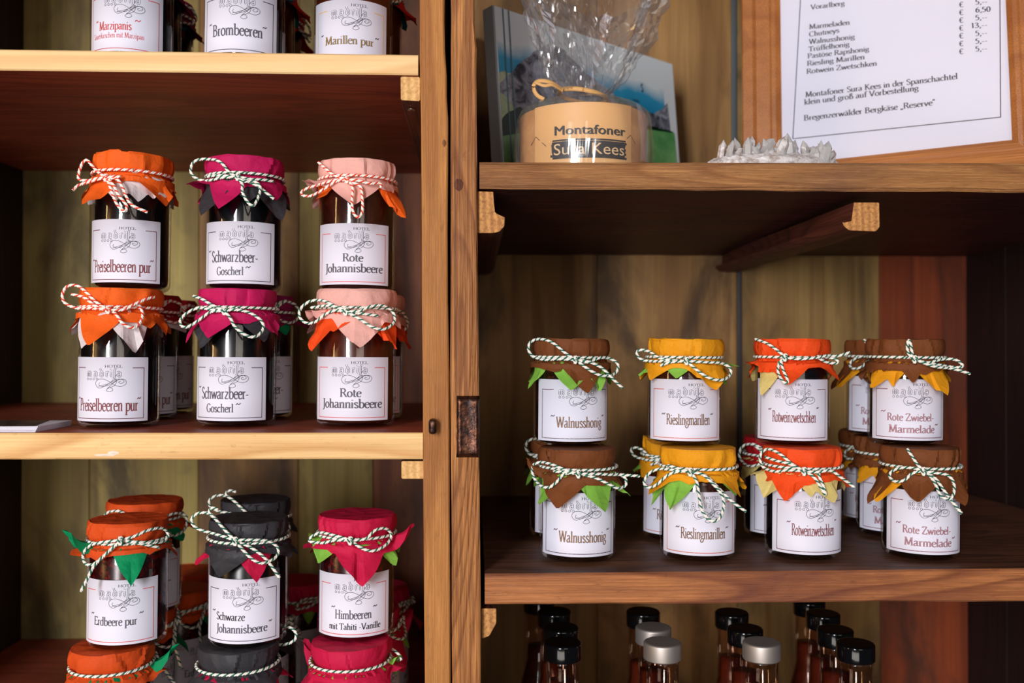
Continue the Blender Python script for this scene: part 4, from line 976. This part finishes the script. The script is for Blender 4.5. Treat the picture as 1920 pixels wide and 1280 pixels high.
# ------------------------------------------------------------------ painted book behind the cheese box
bk = empty('picture_book'); tag(bk, 'hardcover book with painted mountain and meadow cover, leaning behind the cheese box', 'book')
al = math.radians(40); lean = math.radians(5)
y_r = 1.145-D0-.02; pr_ = at(1283, 300, y_r)
Wb, Hb, Tb = .292, .201, .016
u_ = Vector((math.cos(al), math.sin(al), 0)); nf = Vector((math.sin(al), -math.cos(al), 0))
v_ = (Vector((0, 0, 1))*math.cos(lean) - nf*math.sin(lean)).normalized(); nf = u_.cross(v_).normalized()
org = Vector((pr_.x, y_r, shelf_z(y_r)))-u_*Wb
Bm = Matrix(((u_.x, v_.x, nf.x, org.x), (u_.y, v_.y, nf.y, org.y), (u_.z, v_.z, nf.z, org.z+.0015), (0, 0, 0, 1)))
bk.matrix_world = Bm
bk.location = Bm.translation
covm = plain('cover_pale_sky', (240, 244, 248), .3, 0, .3)
bmm = box_bm((0, 0, -.0022), (Wb, Hb, 0), .0008); front = bm_obj('cover', bmm, covm, bk)
bm_obj('cover', box_bm((0, 0, -Tb), (Wb, Hb, -Tb+.0022), .0008), covm, bk)
bm_obj('page_block', box_bm((.004, .003, -Tb+.0024), (Wb-.004, Hb-.003, -.0024)), M['paper'], bk)
bm_obj('spine', box_bm((-.0025, 0, -Tb), (.0, Hb, 0), .0008), plain('spine_grey', (158, 166, 172), .35), bk)
def bk_uv(px, py):
    d = ray(px, py); o_ = Vector(Bm.translation); t_ = (o_-CAM).dot(nf)/d.dot(nf); q = CAM+d*t_-o_
    return min(Wb-.0005, max(.0005, q.dot(u_))), min(Hb-.0005, max(.0005, q.dot(v_)))
def cpoly(pts, m, lev, name='cover_print', px_=True):
    """printed area of the cover"""
    bm = bmesh.new(); P = []
    for p in pts:
        q = bk_uv(*p) if px_ else p
        if not P or (abs(P[-1][0]-q[0])+abs(P[-1][1]-q[1])) > 1e-5: P.append(q)
    bm.faces.new([bm.verts.new((x, y, .00012*lev)) for x, y in P])
    bmesh.ops.triangulate(bm, faces=bm.faces[:]); return bm_obj(name, bm, m, front)
def paint(name, a, b, sc_=26):
    m, N, L_, bb = mat(name); vv = mapping(N, L_, (1, 1, 1)); n_ = tex(N, L_, vv, sc_, 6, .7, .8)
    L_.new(ramp(N, L_, n_, [(.38, lin(a)), (.6, lin(b))]), bb.inputs['Base Color']); bb.inputs['Roughness'].default_value = .3; return m
def jag(pts, amp, n, seed):
    rng = random.Random(seed); out = []
    for i in range(len(pts)-1):
        for k_ in range(n):
            t_ = k_/n; out.append((pts[i][0]+(pts[i+1][0]-pts[i][0])*t_, pts[i][1]+(pts[i+1][1]-pts[i][1])*t_+rng.uniform(-amp, amp)*(1 if k_ else 0)))
    out.append(pts[-1]); return out
m_, N_, L2, bb = mat('sky_wash')
tc = N_.new('ShaderNodeTexCoord'); sx_ = N_.new('ShaderNodeSeparateXYZ'); L2.new(tc.outputs['Object'], sx_.inputs[0])
nn_ = tex(N_, L2, mapping(N_, L2, (1, 1, 1)), 18, 4); ad = N_.new('ShaderNodeMath'); ad.operation = 'MULTIPLY_ADD'; L2.new(nn_, ad.inputs[0]); ad.inputs[1].default_value = .03
L2.new(sx_.outputs[1], ad.inputs[2]); mr = N_.new('ShaderNodeMapRange'); L2.new(ad.outputs[0], mr.inputs[0]); mr.inputs[1].default_value = .13; mr.inputs[2].default_value = Hb
L2.new(ramp(N_, L2, mr.outputs[0], [(.1, lin((28, 140, 190))), (.48, lin((60, 166, 210))), (.72, lin((236, 242, 246)))]), bb.inputs['Base Color']); bb.inputs['Roughness'].default_value = .3
cpoly([(.001, .0), (Wb-.022, .0), (Wb-.022, Hb-.004), (.001, Hb-.001)], m_, 1, px_=False)
cpoly(jag([(900, 138), (918, 130), (930, 137), (945, 133), (958, 138), (990, 145)], 1.5, 2, 1)+[(990, 230), (900, 230)], paint('hill_wash', (150, 168, 130), (206, 210, 176)), 2)
cpoly([(906, 200)]+jag([(905, 176), (930, 160), (955, 140), (975, 118), (1000, 97), (1030, 82), (1060, 95), (1100, 140), (1150, 176), (1200, 206)], 3, 4, 2)+[(1225, 213), (1240, 205), (1251, 193), (1256, 236), (1258, 262), (1100, 300), (920, 300)], paint('rock_wash', (26, 30, 42), (170, 172, 186), 55), 3)
cpoly([(905, 196), (920, 178), (936, 172), (950, 183), (962, 200), (974, 214), (955, 226), (930, 236), (911, 244)], paint('slope_wash', (120, 150, 104), (186, 200, 160), 30), 4)
cpoly(jag([(910, 250), (925, 232), (948, 214), (975, 200), (1000, 232), (1080, 246), (1150, 244), (1215, 236), (1262, 248)], 2.5, 4, 4)+[(1262, 262), (912, 262)], paint('forest_wash', (10, 36, 26), (26, 66, 42), 50), 5)
cpoly([(912, 249), (1000, 246), (1150, 252), (1215, 243), (1264, 250), (1278, 420), (912, 420)], paint('meadow_wash', (92, 164, 96), (142, 200, 128), 20), 6)
for xx in (.010, .018): cpoly([(xx, .0005), (xx+.0016, .0005), (xx+.0016, Hb-.001), (xx, Hb-.001)], plain('hinge_line_%d' % (xx*1000), (86, 118, 134), .4), 7, 'hinge_line', False)
def flat_font(s, x0, z0, h, m, parent, lev=8):
    V_, Q_, W_ = text_quads(s, .12, .03, .05); return mesh('lettering', [(x0+p[0]*h*.8, z0+p[1]*h, .00012*lev) for p in V_], Q_, m, parent)
q_ = bk_uv(1201, 172); flat_font('S', q_[0], q_[1], .010, blk, front); q_ = bk_uv(1186, 189); flat_font('Vorarlberg', q_[0], q_[1], .003, M['ink_soft'], front)

# ------------------------------------------------------------------ crystal cluster
cc = at(1452, 300, .03); CYc = .03
cr = empty('crystal_cluster', (cc.x, CYc, shelf_z(CYc)+.0005)); tag(cr, 'cluster of clear white quartz crystals lying on the edge of the upper right shelf', 'crystal')
mq, Nq, Lq_, bq = mat('quartz'); bq.inputs['Base Color'].default_value = (.86, .82, .80, 1); bq.inputs['Roughness'].default_value = .08
bq.inputs['Transmission Weight'].default_value = .55; bq.inputs['IOR'].default_value = 1.5
mq2, Nq, Lq_, bq = mat('milky_quartz'); bq.inputs['Roughness'].default_value = .25; bq.inputs['Transmission Weight'].default_value = .2
vq = mapping(Nq, Lq_, (1, 1, 1)); nq = tex(Nq, Lq_, vq, 160, 5); Lq_.new(ramp(Nq, Lq_, nq, [(.35, (.45, .34, .30)), (.55, (.86, .78, .76))]), bq.inputs['Base Color'])
bp = Nq.new('ShaderNodeBump'); bp.inputs['Strength'].default_value = .8; bp.inputs['Distance'].default_value = .002; Lq_.new(nq, bp.inputs['Height']); Lq_.new(bp.outputs[0], bq.inputs['Normal'])
s_px = .81/F
bm = bmesh.new(); bmesh.ops.create_icosphere(bm, subdivisions=4, radius=1)
for q in bm.verts:
    x, y, z = q.co; dn = 1+.10*noise.noise(q.co*3.1); ds = 1+.35*noise.noise(q.co*5)+.2*noise.noise(q.co*13)
    q.co = Vector((x*.0575*dn, y*.022*dn, max(0, z)**.5*.0125*ds if z > 0 else 0))
bm_obj('rock_base', bm, mq2, cr)
def crystal(x, y, z, r, h, tilt, az, m, seed):
    y = max(-.019, y)
    rng = random.Random(seed); bm = bmesh.new(); n = 6; ring = []
    for lv, (hh, rr) in enumerate(((0, 1.0), (h*.66, .92))):
        ring.append([bm.verts.new((r*rr*math.cos(2*PI*i/n)*(1+.12*rng.uniform(-1, 1)), r*rr*math.sin(2*PI*i/n), hh+(rng.uniform(-.08, .08)*h if lv else 0))) for i in range(n)])
    top = bm.verts.new((r*.15*rng.uniform(-1, 1), 0, h))
    for i in range(n):
        k_ = (i+1) % n; bm.faces.new((ring[0][i], ring[0][k_], ring[1][k_], ring[1][i])); bm.faces.new((ring[1][i], ring[1][k_], top))
    bm.faces.new(ring[0][::-1])
    o = bm_obj('crystal', bm, m, cr); o.rotation_euler = (az, tilt, rng.uniform(0, 1)); o.location = (x, y, z); return o
spec_ = [(1350, 262, 8, 28, -.12), (1364, 268, 7, 22, .15), (1378, 258, 9, 30, -.45), (1395, 262, 10, 28, -.1), (1406, 256, 9, 30, .2), (1420, 266, 8, 22, .3), (1432, 262, 9, 30, -.6), (1446, 258, 11, 34, .75),
         (1460, 254, 13, 34, .3), (1474, 252, 12, 36, -.1), (1488, 262, 10, 30, .3), (1500, 268, 8, 24, -.4), (1512, 276, 8, 20, .5), (1528, 268, 9, 26, -.1), (1540, 270, 12, 26, .2), (1552, 274, 11, 24, .5),
         (1388, 278, 9, 20, .7), (1408, 280, 8, 18, -.6), (1440, 280, 9, 20, .1), (1470, 282, 10, 20, -.8), (1494, 282, 8, 16, .8), (1520, 284, 9, 16, -.3), (1370, 286, 8, 14, -.7)]
rc_ = random.Random(77)
spec_ += [(rc_.uniform(1352, 1556), rc_.uniform(272, 286), rc_.uniform(5, 9), rc_.uniform(14, 22), rc_.uniform(-.9, .9)) for _ in range(34)]
for i, (px, top_, r_, h_, tl_) in enumerate(spec_):
    pz = at(px, top_, CYc).z-(shelf_z(CYc)); h2 = h_*s_px*1.45; rr = random.Random(i)
    zz = max(.0005, pz-h2*math.cos(tl_)); 
    crystal(at(px, 300, CYc).x-cc.x-math.sin(tl_)*h2*.6, rr.uniform(-.012, .006), zz, r_*s_px*.95, h2, tl_, rr.uniform(-.25, .35), mq if i % 4 else mq2, i)

# ------------------------------------------------------------------ framed price list
al = math.radians(-27.5); lean = math.radians(7)
u_ = Vector((math.cos(al), math.sin(al), 0)); n0 = Vector((math.sin(al), -math.cos(al), 0))
v_ = (Vector((0, 0, 1))*math.cos(lean)-n0*math.sin(lean)).normalized(); nf = u_.cross(v_).normalized()
P0 = at(1898, 262, .115)
def pl_uv(px, py):
    d = ray(px, py); t_ = (P0-CAM).dot(nf)/d.dot(nf); q = CAM+d*t_-P0; return q.dot(u_), q.dot(v_)
ul, vl = pl_uv(1466, 309); ul2, vl2 = pl_uv(1478, 0); ur2, vr2 = pl_uv(1893, 0)
roll = math.atan2(vl, -ul)   # small roll so the lower edge of the sheet runs through both corners
u2 = (u_*math.cos(roll) - v_*math.sin(roll)).normalized(); v2_ = nf.cross(u2).normalized(); u_, v_ = u2, v2_
ul, vl = pl_uv(1466, 309)
fr = empty('framed_price_list'); tag(fr, 'varnished wooden frame holding a white printed price list on the upper right shelf', 'frame')
fr.matrix_world = Matrix(((u_.x, v_.x, nf.x, P0.x), (u_.y, v_.y, nf.y, P0.y), (u_.z, v_.z, nf.z, P0.z), (0, 0, 0, 1)))
Hp = .297
w1 = .5*(ul+pl_uv(1478, 0)[0]); 
mesh('price_sheet', [(ul-.006, -.006, -.004), (.006, -.006, -.004), (.006, Hp, -.004), (ul-.006, Hp, -.004)], [(0, 1, 2, 3)], M['paper'], fr)
FW = .041
def rail(a0, a1, b0, b1, name='frame_rail'):
    """rail from inner corner a0->a1 to outer corner b0->b1 with a stepped profile, mitred"""
    prof = [(0, -.003), (0, .000), (.12, .0035), (.22, .0040), (.28, .0028), (.62, .0050), (.70, .0090), (.95, .0095), (1, .0075), (1, -.012), (0, -.012)]
    V = []; n_ = len(prof)
    for (p, q) in ((a0, b0), (a1, b1)):
        for t_, h_ in prof: V.append((p[0]+(q[0]-p[0])*t_, p[1]+(q[1]-p[1])*t_, h_))
    Fc = [(i, (i+1) % n_, n_+(i+1) % n_, n_+i) for i in range(n_)] + [tuple(range(n_))[::-1], tuple(range(n_, 2*n_))]
    return Fc, V
ci = [(ul, 0), (0, 0), (0, Hp-.006), (ul, Hp-.006)]; co = [(ul-FW, -FW), (FW, -FW), (FW, Hp+FW-.006), (ul-FW, Hp+FW-.006)]
fm_h = wood('varnished_frame_h', (204, 130, 68), (170, 100, 50), 'x', 2.5, .35, None, 0, .1, 12, spec=.5)
for i in range(4):
    j = (i+1) % 4; Fc, V = rail(ci[i], ci[j], co[i], co[j]); mesh('frame_rail', V, Fc, M['frame'] if i % 2 else fm_h, fr)
mesh('glass_pane', [(ul-.003, -.003, -.0015), (.003, -.003, -.0015), (.003, Hp-.004, -.0015), (ul-.003, Hp-.004, -.0015)], [(0, 1, 2, 3)], glassy('pane_glass', (.99, .99, .99), .015), fr)
# printing
TX = ([], [])
ps = fr
def line_at(s, x0p, y0p, x1p, y1p, cap_px, bold=0):
    a = pl_uv(x0p, y0p); b = pl_uv(x1p, y1p); V_, Q_, W_ = text_quads(s, .13, bold+.02, .06); L_ = b[0]-a[0]; k_ = L_/W_; cap = cap_px*.93/F; o = len(TX[0])
    for x, y in V_: TX[0].append((a[0]+x*k_, a[1]+(b[1]-a[1])*(x/W_)+y*cap, -.0038))
    TX[1].extend([tuple(i+o for i in q) for q in Q_])
line_at('Vorarlberg', 1519, 15, 1583, 7, 10.5)
for s, x0, y0, x1, y1 in (('Marmeladen', 1516, 52, 1593, 43), ('Chutneys', 1516, 66, 1573, 58), ('Walnusshonig', 1516, 80, 1602, 70), ('Tr\u00fcffelhonig', 1515, 94, 1592, 84),
                          ('Past\u00f6se Rapshonig', 1513, 107, 1629, 93), ('Riesling Marillen', 1512, 121, 1621, 108), ('Rotwein Zwetschken', 1511, 136, 1644, 120)):
    line_at(s, x0, y0, x1, y1, 10.5)
for i, s in enumerate(('5,--', '6,50', '5,--', '13,--', '5,--', '5,--', '5,--')):
    y = 10.5+i*14.7; line_at('\u20ac', 1798.5, y, 1807, y-.8, 10.5)
    x0, x1 = {'5,--': (1829, 1852), '6,50': (1829, 1858), '13,--': (1821, 1852)}[s]; line_at(s, x0, y-4+(-1), x1, y-7, 10)
line_at('5,--', 1829, -9, 1852, -11, 10)
line_at('Montafoner Sura Kees in der Spanschachtel', 1509, 180, 1796, 145, 11.5); line_at('klein und gro\u00df auf Vorbestellung', 1507, 194, 1722, 167, 11.5)
line_at('Bregenzerw\u00e4lder Bergk\u00e4se \u201eReserve\u201c', 1506, 224, 1754, 194, 11.5)
def rule(p, q, w_): 
    a = pl_uv(*p); b = pl_uv(*q); v2, q2 = stroke([a, b], lambda *_: w_); o = len(TX[0])
    TX[0].extend([(x, y, -.0038) for x, y in v2]); TX[1].extend([tuple(i+o for i in f_) for f_ in q2])
rule((1485, 258), (1877, 217), .0009); rule((1485.5, 258), (1502, -40), .0009); rule((1876.5, 217), (1875, -40), .0009)
mesh('printed_text', TX[0], TX[1], plain('print_ink', (60, 52, 58), .6), fr)

# ------------------------------------------------------------------ leaflets on the middle shelf
lf = empty('leaflet_stack', (at(20, 655, .02).x, .03, Z2)); tag(lf, 'small stack of white leaflets with a dark photo on top, left on middle shelf', 'paper')
x1 = at(68, 800, .006).x-lf.location.x
for i in range(5):
    o = bm_obj('leaflet', box_bm((-.10, -.022, .0003+.0011*i), (x1-.0004*(4-i), .045, .0012+.0011*i)), M['paper'], lf); o.rotation_euler.z = .012*(i-2)*.4
mesh('cover_photo', [(-.10, -.0205, .0059), (x1-.003, -.0205, .0059), (x1-.02, .044, .0059), (-.10, .044, .0059)], [(0, 1, 2, 3)], paint('dark_photo', (26, 24, 26), (120, 100, 96), 30), lf)
for o in bpy.data.objects:
    if o.type == 'MESH': o.data.validate(verbose=False)
